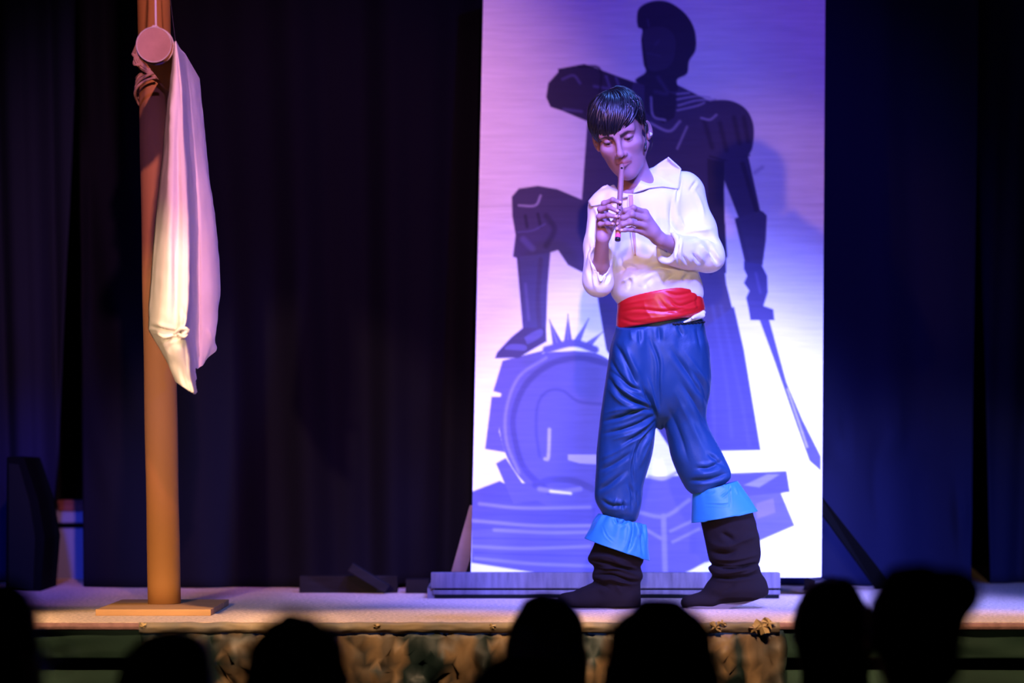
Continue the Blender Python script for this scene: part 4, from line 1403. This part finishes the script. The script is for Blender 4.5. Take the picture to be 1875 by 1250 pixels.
def collar(inner, outer, lift):
    """a flat collar leaf between its neck edge and its outer edge, laid over the shirt"""
    a, b = catmull(inner, 10), np.array(outer, float)
    # resample both edges to the same count
    def resample(p, n):
        d = np.r_[0, np.cumsum(np.hypot(*np.diff(p, axis=0).T))]
        t = np.linspace(0, d[-1], n)
        return np.stack([np.interp(t, d, p[:, 0]), np.interp(t, d, p[:, 1])], 1)
    n, m = 40, 14
    a, b = resample(a, n), resample(b, n)
    VV = np.zeros((n, m, 3))
    for i in range(n):
        for j in range(m):
            t = j / (m - 1)
            px, py = a[i] * (1 - t) + b[i] * t
            q = on_surface(sb, px, py, .006 + lift * math.sin(math.pi * t * .9))
            VV[i, j] = q if q is not None and q[1] < 9.065 else (np.nan,) * 3
    # fill misses from neighbours at the shirt's outline, falling back over the shoulder
    yv = VV[:, :, 1]
    for i in range(n):
        ok = ~np.isnan(yv[i])
        base = np.interp(np.arange(m), np.where(ok)[0], yv[i][ok]) if ok.any() else np.full(m, np.nan)
        yv[i] = base
    if np.isnan(yv).all(): yv[:] = 9.02
    for j in range(m):
        ok = ~np.isnan(yv[:, j])
        yv[:, j] = np.interp(np.arange(n), np.where(ok)[0], yv[ok, j])
    yv = np.clip(yv, np.nanmin(yv), 9.12)
    for _ in range(6):
        yv[1:-1] = yv[1:-1] * .5 + .25 * (yv[:-2] + yv[2:])
        yv[:, 1:-1] = yv[:, 1:-1] * .5 + .25 * (yv[:, :-2] + yv[:, 2:])
    out = []
    for i in range(n):
        for j in range(m):
            t = j / (m - 1)
            px, py = a[i] * (1 - t) + b[i] * t
            out.append(P(px, py, yv[i, j] - .004))
    o = mesh_quads('collar', np.array(out), grid_faces(n, m), M_shirt, shirt)
    solidify(o, .004, 0)
    return o


collar([(1222, 289), (1205, 300), (1190, 312), (1178, 325), (1168, 338), (1160, 349)], [(1223, 288), (1247, 309), (1243, 346), (1215, 341), (1190, 344), (1160, 353)], .004)
collar([(1112, 338), (1122, 346), (1132, 351), (1142, 354), (1150, 355)], [(1104, 342), (1088, 356), (1077, 369), (1082, 378), (1110, 372), (1132, 364), (1150, 360)], .004)
# rolled rim of the open right sleeve and of the left cuff
rim = [(1088, 452), (1090, 474), (1093, 492), (1097, 508), (1100, 514), (1104, 508), (1110, 499), (1114, 488), (1116, 470)]
pts = []
for px, py in rim:
    dx, dy = px - 1101, py - 474
    k_ = 1 + 6 / math.hypot(dx, dy)
    q = on_surface(sb, 1101 + dx * k_, 474 + dy * k_, .001)
    pts.append((px, py, q[1] if q is not None and q[1] < 9.0 else 8.945))
ysm = np.array([p[2] for p in pts]); ysm = np.polyval(np.polyfit(np.arange(len(ysm)), ysm, 3), np.arange(len(ysm)))
tube('sleeve_hem', catmull([P(p[0], p[1], y) for p, y in zip(pts, ysm)], 6), .0032, M_shirt, shirt, 8)

# ------------------------------------------------------------ trousers
M_tr = mat('blue_satin_trousers', (0.011, 0.047, 0.115), 0.48, 0.3, 0.12, 160)
T_ = Field(axis_pts([(X(1075, 9), X(1355, 9), .0024)]), axis_pts([(8.90, 9.26, .0035)]), axis_pts([(P(0, 966, 9.1)[2], P(0, 578, 9.1)[2], .0024)]))
T_.loft([(584, 1131, 1289), (600, 1128, 1291), (620, 1125, 1293), (660, 1119, 1296), (700, 1116, 1297), (735, 1120, 1291), (760, 1160, 1252), (774, 1194, 1222), (786, 1206, 1212)], 9.08, [.098, .10, .105, .11, .105, .09, .065, .035, .012], k=.03)
T_.loft([(604, 1132, 1200), (620, 1124, 1200), (640, 1117, 1200), (700, 1108, 1204), (740, 1102, 1203), (770, 1098, 1201), (800, 1095, 1199), (830, 1092.5, 1195), (860, 1091, 1186), (890, 1089, 1178), (908, 1089, 1176), (922, 1093, 1174), (936, 1101, 1171), (946, 1108, 1168), (954, 1114, 1164)],
        9.06, [.084, .094, .102, .104, .098, .088, .082, .078, .074, .070, .068, .066, .062, .052, .045], k=.016)
T_.loft([(604, 1210, 1286), (620, 1210, 1292), (640, 1210, 1298), (700, 1210, 1302), (740, 1212, 1296), (770, 1217, 1294), (800, 1223, 1306), (830, 1228, 1320), (856, 1238, 1333), (872, 1246, 1338), (882, 1252, 1336), (892, 1258, 1322), (901, 1266, 1296)],
        9.085, [.084, .094, .102, .100, .090, .078, .074, .074, .074, .072, .068, .062, .05, .036], k=.012, tilt=0.12, x0=X(1290, 9.085))
V, Q = T_.surface()
V = smooth_mesh(V, Q, 3, .45)
st_ = [
    ([(1176, 704), (1190, 735), (1203, 764)], 5, -.009), ([(1186, 690), (1196, 725), (1206, 762)], 4, .005), ([(1113, 690), (1138, 722), (1170, 738), (1197, 750)], 5, -.008),
    ([(1116, 676), (1150, 705), (1176, 716)], 5, -.007), ([(1124, 700), (1160, 726), (1190, 742)], 4, .006), ([(1108, 706), (1140, 738), (1180, 752)], 5, .004),
    ([(1103, 772), (1140, 762), (1172, 750), (1199, 752)], 5, -.008), ([(1104, 757), (1145, 748), (1190, 748)], 5, .005), ([(1105, 794), (1140, 786), (1172, 774), (1199, 758)], 5, -.007),
    ([(1119, 806), (1160, 792), (1200, 763)], 4, .005), ([(1140, 812), (1172, 794), (1201, 768)], 4, -.007), ([(1162, 854), (1172, 815), (1203, 774)], 5, -.009), ([(1170, 858), (1185, 820), (1201, 785)], 4, .005),
    ([(1098, 862), (1130, 846), (1160, 826)], 6, -.006), ([(1096, 842), (1130, 826), (1162, 806)], 5, .004), ([(1096, 898), (1118, 884), (1150, 860)], 6, -.006), ([(1160, 884), (1158, 850), (1170, 800)], 3, -.005),
    ([(1156, 935), (1158, 905), (1152, 885)], 4, -.006), ([(1168, 925), (1165, 900)], 4, -.005), ([(1100, 915), (1120, 925), (1150, 925)], 5, -.006), ([(1122, 930), (1130, 910)], 4, .004), ([(1140, 934), (1142, 915)], 4, -.005),
    ([(1124, 625), (1148, 668), (1170, 712)], 6, -.006), ([(1140, 622), (1160, 665), (1178, 700)], 6, .004), ([(1115, 650), (1130, 680), (1150, 700)], 5, -.005),
    ([(1266, 677), (1288, 708), (1296, 748)], 6, -.008), ([(1230, 640), (1264, 690), (1292, 736)], 7, -.006), ([(1252, 640), (1280, 680), (1297, 710)], 6, .004), ([(1247, 700), (1280, 750), (1305, 800)], 8, -.006),
    ([(1232, 710), (1262, 770), (1290, 830)], 9, .005), ([(1220, 740), (1246, 800), (1262, 850)], 9, -.004), ([(1274, 857), (1299, 856), (1324, 843)], 5, -.007), ([(1263, 880), (1301, 877), (1332, 866)], 5, -.008),
    ([(1268, 868), (1300, 866), (1328, 855)], 5, .005), ([(1296, 830), (1312, 842), (1330, 856)], 5, -.005), ([(1190, 620), (1205, 660), (1206, 700), (1208, 760)], 4, -.004),
    ([(1155, 603), (1158, 625)], 5, .004), ([(1240, 596), (1250, 615)], 5, -.004), ([(1206, 598), (1208, 625)], 6, -.004), ([(1170, 602), (1172, 630)], 5, -.004), ([(1275, 596), (1284, 640)], 5, -.004)]
V = folds(V, Q, st_, 1.15)
N = vert_normals(V, Q)
V = V + N * (vnoise(V * (1, 1, .45), 20, 14.0) * .0022 + vnoise(V * (1, 1, .5), 45, 3.0) * .001)[:, None]
trousers = mesh_quads('trousers', V, Q, M_tr, boy)
# gathered dark waist cord at the right
tb_ = bvh_of(trousers)
wpt = []
for i in range(25):
    px = 1232 + 58 * i / 24
    q = on_surface(tb_, px, 593 - 4 * i / 24, .002, P(px, 590, 9.0))
    wpt.append(q + np.array((0, 0, .002 * math.sin(i * 2.4))))
tube('waist_gathers', wpt, .0028, mat('black_elastic', (0.01, 0.012, 0.018), 0.8), trousers, 6)

# ------------------------------------------------------------ sash
M_sash = mat('red_satin_sash', (0.62, 0.012, 0.010), 0.38, 0.45, 0.06, 90)
Sx = Field(axis_pts([(X(1110, 9), X(1310, 9), .0028)]), axis_pts([(8.92, 9.24, .0035)]), axis_pts([(P(0, 618, 9.1)[2], P(0, 505, 9.1)[2], .0026)]))
Sx.loft([(533.5, 1134, 1279), (536, 1131, 1282), (550, 1130, 1285), (566, 1129, 1289), (580, 1128, 1291), (588, 1128, 1289), (591, 1131, 1285)], 9.08, [.118, .122, .124, .124, .122, .120, .114], k=.004, tilt=.175, x0=X(1208, 9.08))
V, Q = Sx.surface()
V = smooth_mesh(V, Q, 1, .45)
V = folds(V, Q, [([(1132, 572), (1170, 566), (1225, 570), (1290, 552)], 4, -.005), ([(1140, 590), (1190, 582), (1240, 578), (1288, 566)], 4, .005), ([(1226, 548), (1245, 560), (1288, 545)], 4, -.006),
                 ([(1205, 545), (1222, 565), (1250, 574)], 5, -.004), ([(1132, 560), (1160, 553), (1200, 545)], 4, .003), ([(1215, 532), (1240, 540), (1280, 532)], 4, -.004), ([(1132, 582), (1160, 590), (1200, 592)], 4, -.004),
                 ([(1242, 560), (1262, 565), (1286, 557)], 4, .005), ([(1178, 548), (1184, 570), (1200, 588)], 5, .003), ([(1280, 530), (1276, 556), (1284, 572)], 4, -.004)], .55)
N = vert_normals(V, Q)
V = V + N * (vnoise(V * (.35, 1, 1.6), 26, 6.0) * .0010)[:, None]
sash = mesh_quads('sash', V, Q, M_sash, boy)

# ------------------------------------------------------------ boots with light blue cuffs
M_boot = mat('black_brown_felt', (0.013, 0.008, 0.0075), 0.95, 0.1, 0.1, 150)
M_cuff = mat('light_blue_vinyl', (0.030, 0.20, 0.36), 0.45, 0.35, 0.12, 60)
M_sole = mat('pale_sole', (0.16, 0.11, 0.09), 0.8, 0.2)
for which in (0, 1):
    if which == 0:
        Yb_ = 9.06
        K_ = Field(axis_pts([(X(1005, 9), X(1195, 9), .0024)]), axis_pts([(8.95, 9.20, .0035)]), axis_pts([(FL - .003, P(0, 985, 9.1)[2], .0024)]))
        K_.loft([(990, 1090, 1168), (1003, 1085, 1174), (1012, 1080, 1177), (1020, 1076, 1178), (1029, 1078, 1177), (1036, 1086, 1173), (1042, 1088, 1174), (1050, 1086, 1177), (1058, 1087, 1177), (1066, 1094, 1173), (1080, 1092, 1172), (1100, 1090, 1173), (1110, 1092, 1173)],
                Yb_, .80, k=.012)
        K_.cap(P(1128, 1080, Yb_), P(1075, 1094, 9.055), .045, .030, .03, sq=(1, 1, .95))
        K_.cap(P(1080, 1095, 9.055), P(1034, 1099, 9.05), .034, .022, .02)
        K_.cap(P(1150, 1096, Yb_), P(1040, 1103, 9.05), .024, .016, .02, sq=(1, 1.6, 1))
        st_ = [([(1078, 1026), (1110, 1030), (1150, 1042), (1172, 1046)], 4, -.008), ([(1090, 1038), (1125, 1040), (1172, 1056)], 4, .006), ([(1088, 1052), (1120, 1052), (1150, 1062), (1174, 1064)], 4, -.008),
               ([(1080, 1018), (1115, 1020), (1140, 1032)], 4, .006), ([(1095, 1062), (1125, 1060), (1160, 1074)], 5, .006), ([(1060, 1076), (1095, 1068), (1120, 1080)], 7, -.004), ([(1128, 1068), (1140, 1090)], 6, .003)]
        ring = [(948, 1098, 940, 1181, 960), (1004, 1070, 985, 1190, 1026)]
    else:
        Yb_ = 9.085
        K_ = Field(axis_pts([(X(1225, 9), X(1425, 9), .0024)]), axis_pts([(8.95, 9.22, .0035)]), axis_pts([(FL - .003, P(0, 910, 9.1)[2], .0024)]))
        K_.loft([(915, 1285, 1375), (940, 1283, 1379), (960, 1284, 1386), (990, 1291, 1391), (1012, 1295, 1393), (1026, 1300, 1391), (1033, 1304, 1388), (1038, 1297, 1391), (1045, 1298, 1393), (1053, 1304, 1396), (1066, 1302, 1402), (1080, 1300, 1406), (1092, 1306, 1402)],
                Yb_, .80, k=.012)
        K_.cap(P(1368, 1078, Yb_), P(1310, 1086, 9.08), .046, .034, .03)
        K_.cap(P(1345, 1088, Yb_), P(1262, 1103, 9.075), .036, .020, .02)
        K_.cap(P(1300, 1101, 9.08), P(1258, 1105, 9.075), .018, .013, .02, sq=(1, 1.8, 1))
        st_ = [([(1300, 1032), (1340, 1040), (1390, 1030)], 4, -.009), ([(1298, 1042), (1330, 1048), (1392, 1040)], 4, .006), ([(1302, 1054), (1340, 1058), (1394, 1050)], 4, -.007), ([(1296, 1020), (1340, 1024), (1390, 1014)], 5, .005),
               ([(1292, 990), (1330, 1000), (1370, 985), (1388, 978)], 7, .006), ([(1294, 1008), (1330, 1014), (1352, 1006)], 6, -.006), ([(1320, 975), (1345, 990)], 7, -.005), ([(1390, 1040), (1360, 1052)], 4, .005), ([(1350, 1068), (1320, 1086)], 8, -.003)]
        ring = [(888, 1268, 902, 1350, 880), (948, 1266, 957, 1388, 935)]
    s = K_.sl((-9, 0, 0), (9, 99, FL + .06))
    Xc, Yc_, Zc = K_.co(s)
    if which == 0:
        pl = (FL + .0025) - Zc
        K_.F[s] = np.maximum(K_.F[s], pl)
    else:                                                         # heel lifted: sole plane slopes up to the heel
        xt, xh = X(1325, 9.08), X(1404, 9.08)
        hz = FL + .0025 + np.clip((Xc - xt) / (xh - xt), 0, 1.2) ** 1.4 * S(22, 9.08)
        K_.F[s] = np.maximum(K_.F[s], hz - Zc)
    V, Q = K_.surface()
    V = smooth_mesh(V, Q, 2, .45)
    V = folds(V, Q, st_, 1.3)
    N = vert_normals(V, Q)
    V = V + N * (vnoise(V * (1, 1, 1.3), 24, 2.0 + which) * .003)[:, None]
    if which == 0: V[:, 2] = np.maximum(V[:, 2], FL + .0015)
    else: V[:, 2] = np.maximum(V[:, 2], FL + .0015)
    boot = mesh_quads('boot', V, Q, M_boot, boy)
    # pale sole
    if which == 0:
        op = [(1018, 9.05, 0), (1028, 9.025, 0), (1060, 9.005, 0), (1110, 9.015, 0), (1150, 9.02, 0), (1172, 9.04, 0), (1172, 9.08, 0), (1150, 9.10, 0), (1100, 9.10, 0), (1050, 9.10, 0), (1026, 9.08, 0)]
    else:
        op = [(1245, 9.075, 0), (1258, 9.05, 0), (1290, 9.035, 0), (1330, 9.04, 0), (1365, 9.045, 9), (1400, 9.06, 21), (1402, 9.11, 21), (1365, 9.125, 9), (1330, 9.125, 0), (1285, 9.12, 0), (1256, 9.105, 0)]
    ot = [np.array((X(a, b), b, FL + .0005 + S(h, 9.08))) for a, b, h in op]
    prism_between('sole', ot, [q + (0, 0, .003) for q in ot], M_sole, boot)
    # flared vinyl cuff
    (ym, xl0, yl0, xr0, yr0), (yb, xl1, yl1, xr1, yr1) = ring
    nu, nv = 180, 44
    VV = np.zeros((nu + 1, nv, 3))
    rs = np.random.RandomState(3 + which)
    for i in range(nu + 1):
        a = 2 * math.pi * i / nu
        for j in range(nv):
            t = j / (nv - 1)
            flare = t ** (.95 if which else .9)
            xl_, xr_ = xl0 + (xl1 - xl0) * flare, xr0 + (xr1 - xr0) * flare
            yl_, yr_ = yl0 + (yl1 - yl0) * t, yr0 + (yr1 - yr0) * t
            cxp, cyp = (xl_ + xr_) / 2, (yl_ + yr_) / 2
            r = (xr_ - xl_) / 2
            g = (1 - t) * (1.0 if which == 0 else .45)               # gathered at the top
            pk = 1 + (.050 if which == 0 else .012) * g ** 2 * math.sin(11 * a + 2 * which + 1.5 * math.sin(3 * a)) + .025 * g * g * math.sin(19 * a + 1) + .012 * mnoise.noise(Vector((math.cos(a) * 3, math.sin(a) * 3, t * 3 + which * 7)))
            c = P(cxp, cyp, Yb_)
            bul = S(1.2 if which == 0 else .6, 9) * math.sin(math.pi * min(t * 1.6, 1)) * (1 if which == 0 else .6)
            x = c[0] + S(r, Yb_) * math.cos(a) * pk + bul * math.cos(a)
            y = Yb_ + S(r, Yb_) * math.sin(a) * pk * .88 + bul * math.sin(a)
            zl_, zr_ = P(xl_, yl_, Yb_)[2], P(xr_, yr_, Yb_)[2]
            z = (zl_ + zr_) / 2 + (zr_ - zl_) / 2 * math.cos(a)
            VV[i, j] = (x, y, z)
    Vc = VV.reshape(-1, 3)
    Qc = grid_faces(nu + 1, nv)
    if vert_normals(Vc, Qc)[np.argmin(Vc[:, 1])][1] > 0: Qc = Qc[:, ::-1]
    if which == 0:
        fs = [([(1150, 950), (1142, 956), (1132, 962)], 4, -.006), ([(1158, 954), (1160, 970), (1155, 995), (1148, 1012)], 5, -.008), ([(1178, 964), (1176, 990), (1178, 1018)], 4, -.007), ([(1126, 948), (1130, 958)], 3, -.005), ([(1140, 950), (1137, 962)], 3, .004), ([(1168, 962), (1167, 985)], 4, .006), ([(1103, 962), (1110, 980), (1122, 992)], 2, -.002), ([(1074, 988), (1110, 1003), (1150, 1016), (1188, 1023)], 1.6, -.002)]
    else:
        fs = [([(1336, 884), (1337, 930)], 2, -.004), ([(1292, 923), (1320, 924), (1335, 922)], 2, -.003), ([(1320, 910), (1330, 902), (1338, 892)], 2.5, -.004), ([(1324, 884), (1326, 892)], 3, .004), ([(1270, 953), (1320, 951), (1384, 932)], 1.6, -.002), ([(1345, 888), (1350, 905)], 3, .003), ([(1290, 905), (1310, 900)], 3, -.002)]
    Vc = folds(Vc, Qc, fs)
    cf = mesh_quads('boot_cuff', Vc, Qc, M_cuff, boot)
    solidify(cf, .003, -1)
    cf['label'] = 'light blue turned-down boot cuff'

# ------------------------------------------------------------ headset microphone worn by the boy
M_mic = mat('black_plastic', (0.012, 0.012, 0.014), 0.4, 0.5)
hp = [H(.075, .030, -.015), H(.083, .018, .020), H(.080, .0, .024), H(.077, -.016, .004), H(.074, -.026, -.016), H(.0715, -.038, -.034), H(.0655, -.052, -.048)]
parts = [tube_vf(catmull(hp, 6), .0018, 7)]
parts.append(tube_vf([H(.070, -.038, -.032), H(.067, -.045, -.042), H(.065, -.050, -.050), H(.0638, -.053, -.055)], [.0025, .0042, .0048, .002], 9))
parts.append(tube_vf([H(.079, -.006, .022), H(.080, -.004, .010), H(.0785, -.007, -.004), H(.077, -.012, -.010)], [.004, .0065, .0062, .002], 9))
parts.append(tube_vf(catmull([H(.079, .024, -.026), H(.082, .026, -.045), H(.076, .018, -.062), H(.066, .012, -.074)], 6), .0011, 6))
joined('headset_microphone', parts, M_mic, boy)
joined('earpiece_tape', [tube_vf([H(.081, .006, -.026), H(.084, .012, -.022), H(.083, .018, -.024)], [.002, .006, .003], 9)], mat('white_tape', (0.8, 0.8, 0.8), 0.5), boy)

# ============================================================ flute in his hands
M_fl = mat('mauve_wood_flute', (0.30, 0.15, 0.13), 0.35, 0.5, 0.05, 80, 0.15, 20)
f0, f1 = P(1138.6, 302, 8.916), P(1131, 440, 8.80)
fl = empty('flute', f1, 'slim brown flute held to the mouth of the boy in both hands', 'flute')
FR = S(5.0, 8.85)
ft = [f0 + (f1 - f0) * t for t in (0, .03, .3, .6, .93)]
tube('flute_tube', ft, [FR * .86, FR * 1.0, FR, FR * .98, FR * .98], M_fl, fl, 20)
fd = (f1 - f0) / np.linalg.norm(f1 - f0)
fn = np.array((0, -1, 0.0)); fn -= fd * (fn @ fd); fn /= np.linalg.norm(fn)
fb = np.cross(fd, fn)
nfl = np.linalg.norm(f1 - f0)
tube('foot_ring', [f0 + fd * nfl * t for t in (.925, .975)], FR * 1.03, mat('pink_tape', (0.75, 0.10, 0.20), 0.5), fl, 20)
tube('foot_end', [f0 + fd * nfl * t for t in (.972, 1.0)], FR * 1.05, M_mic, fl, 20)
tube('label_band', [f0 + fd * nfl * t for t in (.845, .925)], FR * 1.015, mat('orange_band', (0.60, 0.24, 0.14), 0.5), fl, 20)
hol = []
for t in (.06, .50, .555, .62, .68, .745, .80):
    c = f0 + fd * nfl * t + fn * (FR * .93)
    rr = .0030 if t > .1 else .0034
    hol.append(tube_vf([c - fn * .0012, c + fn * .0009], rr, 12))
for v_, f_ in hol: mesh_py('finger_hole', v_, f_, M_dark, fl)

# ============================================================ the audience, dark against the stage
M_ah = mat('dark_hair', (0.010, 0.008, 0.007), 0.7, 0.2)
M_as = mat('skin_in_the_dark', (0.35, 0.2, 0.14), 0.6, 0.2)
M_ac = mat('dark_jacket', (0.02, 0.018, 0.022), 0.9, 0.1)
M_al = mat('dark_trousers', (0.012, 0.012, 0.016), 0.9, 0.1)
M_ch = mat('grey_chair_plastic', (0.03, 0.03, 0.035), 0.6, 0.3)
M_ct = mat('chair_steel', (0.15, 0.15, 0.16), 0.4, 0.5)


def seated(px, py_top, Yp, hw, style, yaw, label, shirt_label=None):
    """a seated spectator seen from behind; hw = half width of the head in metres"""
    top = P(px, py_top, Yp)
    s = hw / .085
    hc = top - np.array((0, 0, .125 * s))
    root = empty('person', (hc[0], Yp, 0.0), label, 'person', 'seated audience in front of the stage')
    hr = rot('z', yaw)
    h = lambda x, y, z: hc + hr @ (np.array((x, y, z)) * s)
    sz = .44
    body_ = Field(axis_pts([(hc[0] - .34, hc[0] + .34, .011)]), axis_pts([(Yp - .32, Yp + .66, .012)]), axis_pts([(.0, hc[2] + .2, .011)]))
    zs_ = hc[2] - .235 * s                      # shoulders
    A_ = body_
    sh = .125 * min(s, 1.1)
    A_.ell(h(0, -.01, .03), (.076 * s, .092 * s, .095 * s), .02)      # faces the stage (+y)
    A_.ell(h(0, .035, -.035), (.055 * s, .055 * s, .078 * s), .03)
    A_.ell(h(0, .09, -.02), (.012, .016, .016), .012)
    A_.ell(h(0, .06, -.10), (.02, .02, .016), .015)
    for q in (-1, 1):
        A_.ell(h(q * .080, -.005, -.01), (.010, .018, .030), .008)
    A_.cap(h(0, -.015, -.06), (hc[0], Yp - .015, zs_), .050 * s, .058 * s, .03)
    A_.cap((hc[0] - sh, Yp - .01, zs_ - .03), (hc[0] + sh, Yp - .01, zs_ - .03), .055, .055, .05)
    A_.cap((hc[0], Yp - .01, zs_ - .12), (hc[0], Yp - .02, sz + .09), .115, .115, .06, sq=(1.1, .8, 1))
    for q in (-1, 1):
        A_.cap((hc[0] + q * sh, Yp - .01, zs_ - .03), (hc[0] + q * (sh + .025), Yp + .02, zs_ - .27), .045, .038, .03)
        A_.cap((hc[0] + q * (sh + .025), Yp + .02, zs_ - .27), (hc[0] + q * .10, Yp + .24, sz + .17), .037, .028, .02)
        A_.ell((hc[0] + q * .09, Yp + .27, sz + .165), (.03, .045, .022), .02)
        A_.cap((hc[0] + q * .08, Yp, sz + .085), (hc[0] + q * .10, Yp + .40, sz + .07), .075, .055, .04)
        A_.cap((hc[0] + q * .10, Yp + .40, sz + .07), (hc[0] + q * .10, Yp + .42, .09), .055, .038, .03)
        A_.cap((hc[0] + q * .10, Yp + .41, .045), (hc[0] + q * .11, Yp + .56, .035), .04, .032, .02)
    s_ = A_.sl((-9, -9, -1), (9, 99, .03))
    A_.F[s_] = np.maximum(A_.F[s_], .004 - A_.co(s_)[2])
    V, Q = A_.surface()
    V = smooth_mesh(V, Q, 1, .4)
    bo = mesh_quads('body', V, Q, M_as, root)
    # clothing: the same body swollen, jacket above the seat and trousers below
    N = vert_normals(V, Q)
    Vq = V[Q].mean(1)
    Vc = V + N * .009
    for nm, sel, m in (('jacket', (Vq[:, 2] < zs_ + .035) & (Vq[:, 2] > sz + .03) & ~((Vq[:, 1] > Yp + .20)), M_ac),
                       ('trousers', (((Vq[:, 2] <= sz + .045) | (Vq[:, 1] >= Yp + .17)) & (Vq[:, 2] > .10) & (Vq[:, 2] < sz + .15) & ~((Vq[:, 1] > Yp + .15) & (Vq[:, 2] > sz + .14))), M_al),
                       ('shoes', Vq[:, 2] <= .10, M_ah)):
        qq = Q[sel]
        us = np.unique(qq)
        mp = np.full(len(V), -1); mp[us] = np.arange(len(us))
        vv = Vc[us].copy()
        vv[:, 2] = np.maximum(vv[:, 2], .001)
        co_ = mesh_quads(nm, vv, mp[qq], m, root)
    # hair
    Hf = Field(axis_pts([(hc[0] - .22, hc[0] + .22, .007)]), axis_pts([(Yp - .26, Yp + .2, .008)]), axis_pts([(hc[2] - .42, hc[2] + .22, .007)]))
    Hf.ell(h(0, -.012, .030), (.085 * s, .100 * s, .096 * s), .02)
    if style == 'long':
        Hf.cap(h(0, -.05, -.02), h(0, -.075, -.20), .078 * s, .070 * s, .04, sq=(1.1, .6, 1))
        Hf.cap(h(0, -.075, -.20), h(0, -.09, -.32), .07 * s, .045 * s, .04, sq=(1.2, .6, 1))
    elif style == 'bun':
        Hf.ell(h(.055, -.06, .075), (.045 * s, .04 * s, .04 * s), .02)
        Hf.ell(h(0, -.05, -.05), (.07 * s, .05 * s, .05 * s), .03)
    elif style == 'bob':
        Hf.cap(h(-.04, -.03, -.03), h(-.05, -.04, -.12), .055 * s, .045 * s, .04)
        Hf.cap(h(.04, -.03, -.03), h(.05, -.04, -.12), .055 * s, .045 * s, .04)
        Hf.ell(h(0, -.06, -.05), (.075 * s, .05 * s, .09 * s), .03)
    elif style == 'tail':
        Hf.cap(h(.0, -.08, .05), h(.012, -.135, .04), .025 * s, .03 * s, .02)
        Hf.cap(h(.012, -.135, .04), h(.0, -.13, -.14), .032 * s, .02 * s, .02)
        Hf.ell(h(0, -.05, -.05), (.070 * s, .05 * s, .05 * s), .03)
    else:
        Hf.ell(h(0, -.045, -.035), (.074 * s, .058 * s, .07 * s), .03)
        Hf.ell(h(.02, -.02, .095), (.05 * s, .06 * s, .035 * s), .02)
    # free the face
    Hf.ell(h(0, .115, -.03), (.085 * s, .075 * s, .095 * s), .02, 'cut')
    V, Q = Hf.surface()
    N = vert_normals(V, Q)
    V = V + N * (vnoise(V * (1, 1, .5), 40, px * .01) * .006 + vnoise(V, 18, px * .02) * .005)[:, None]
    mesh_quads('hair', V, Q, M_ah, root)
    # chair
    ch = empty('chair', (hc[0], Yp, 0), label.replace('person', 'chair').split(',')[0], 'chair', 'chairs of the audience')
    ch['label'] = 'chair under the ' + ' '.join(label.split(',')[0].replace(' of the audience', '').split()[:11])
    cx_ = hc[0]
    box_mesh('seat', (cx_ - .18, Yp - .19, sz - .045), (cx_ + .18, Yp + .20, sz - .02), M_ch, ch, .008)
    box_mesh('backrest', (cx_ - .18, Yp - .235, sz + .12), (cx_ + .18, Yp - .21, sz + .36), M_ch, ch, .008)
    for q in (-1, 1):
        tube('leg', [(cx_ + q * .165, Yp + .18, 0.002), (cx_ + q * .16, Yp + .17, sz - .045)], .010, M_ct, ch, 8)
        tube('leg', [(cx_ + q * .165, Yp - .235, 0.002), (cx_ + q * .16, Yp - .20, sz - .03), (cx_ + q * .16, Yp - .222, sz + .34)], .010, M_ct, ch, 8)
    return root, h, s


r0, h0, s0 = seated(-4, 1064, 4.4, .074, 'short', -38, 'person with glasses at the left edge of the audience, seen from behind')
M_gl = mat('glasses_frame', (0.10, 0.10, 0.12), 0.4, 0.5)
gp = [tube_vf([h0(.085, .0, .0), h0(.082, .06, .004), h0(.074, .094, .004)], .004, 6)]
for q in (-1, 1):
    gp.append(tube_vf([h0(q * .036 + .028 * math.cos(a), .105, -.004 + .022 * math.sin(a)) for a in np.linspace(0, 2 * math.pi, 21)], .0036, 6))
gp.append(tube_vf([h0(-.010, .108, .0), h0(.010, .108, .0)], .0036, 6))
gp.append(tube_vf([h0(.062, .104, .0), h0(.074, .094, .004)], .0036, 6))
gp.append(tube_vf([h0(-.085, .0, .0), h0(-.082, .06, .004), h0(-.064, .104, .002)], .004, 6))
joined('glasses', gp, M_gl, r0)
seated(303, 1160, 5.3, .086, 'short', 4, 'person low in the audience below the mast base, seen from behind')
seated(540, 1118, 4.35, .078, 'long', 8, 'person with long dark hair in the audience right of the mast, seen from behind')
seated(1003, 1088, 6.1, .072, 'bob', -6, 'person in the audience in front of the toe of the left boot, seen from behind')
seated(948, 1180, 3.5, .072, 'short', 5, 'person nearest to the camera, low in the audience below the toe of the left boot')
seated(1208, 1092, 4.85, .086, 'bob', 3, 'person in the audience between the two boots of the boy, seen from behind')
seated(1520, 1056, 6.15, .074, 'long', 6, 'person in the audience just below the bottom right corner of the backdrop')
seated(1672, 1030, 5.0, .080, 'bun', 14, 'tall person with side bun in the audience at right, seen from behind')
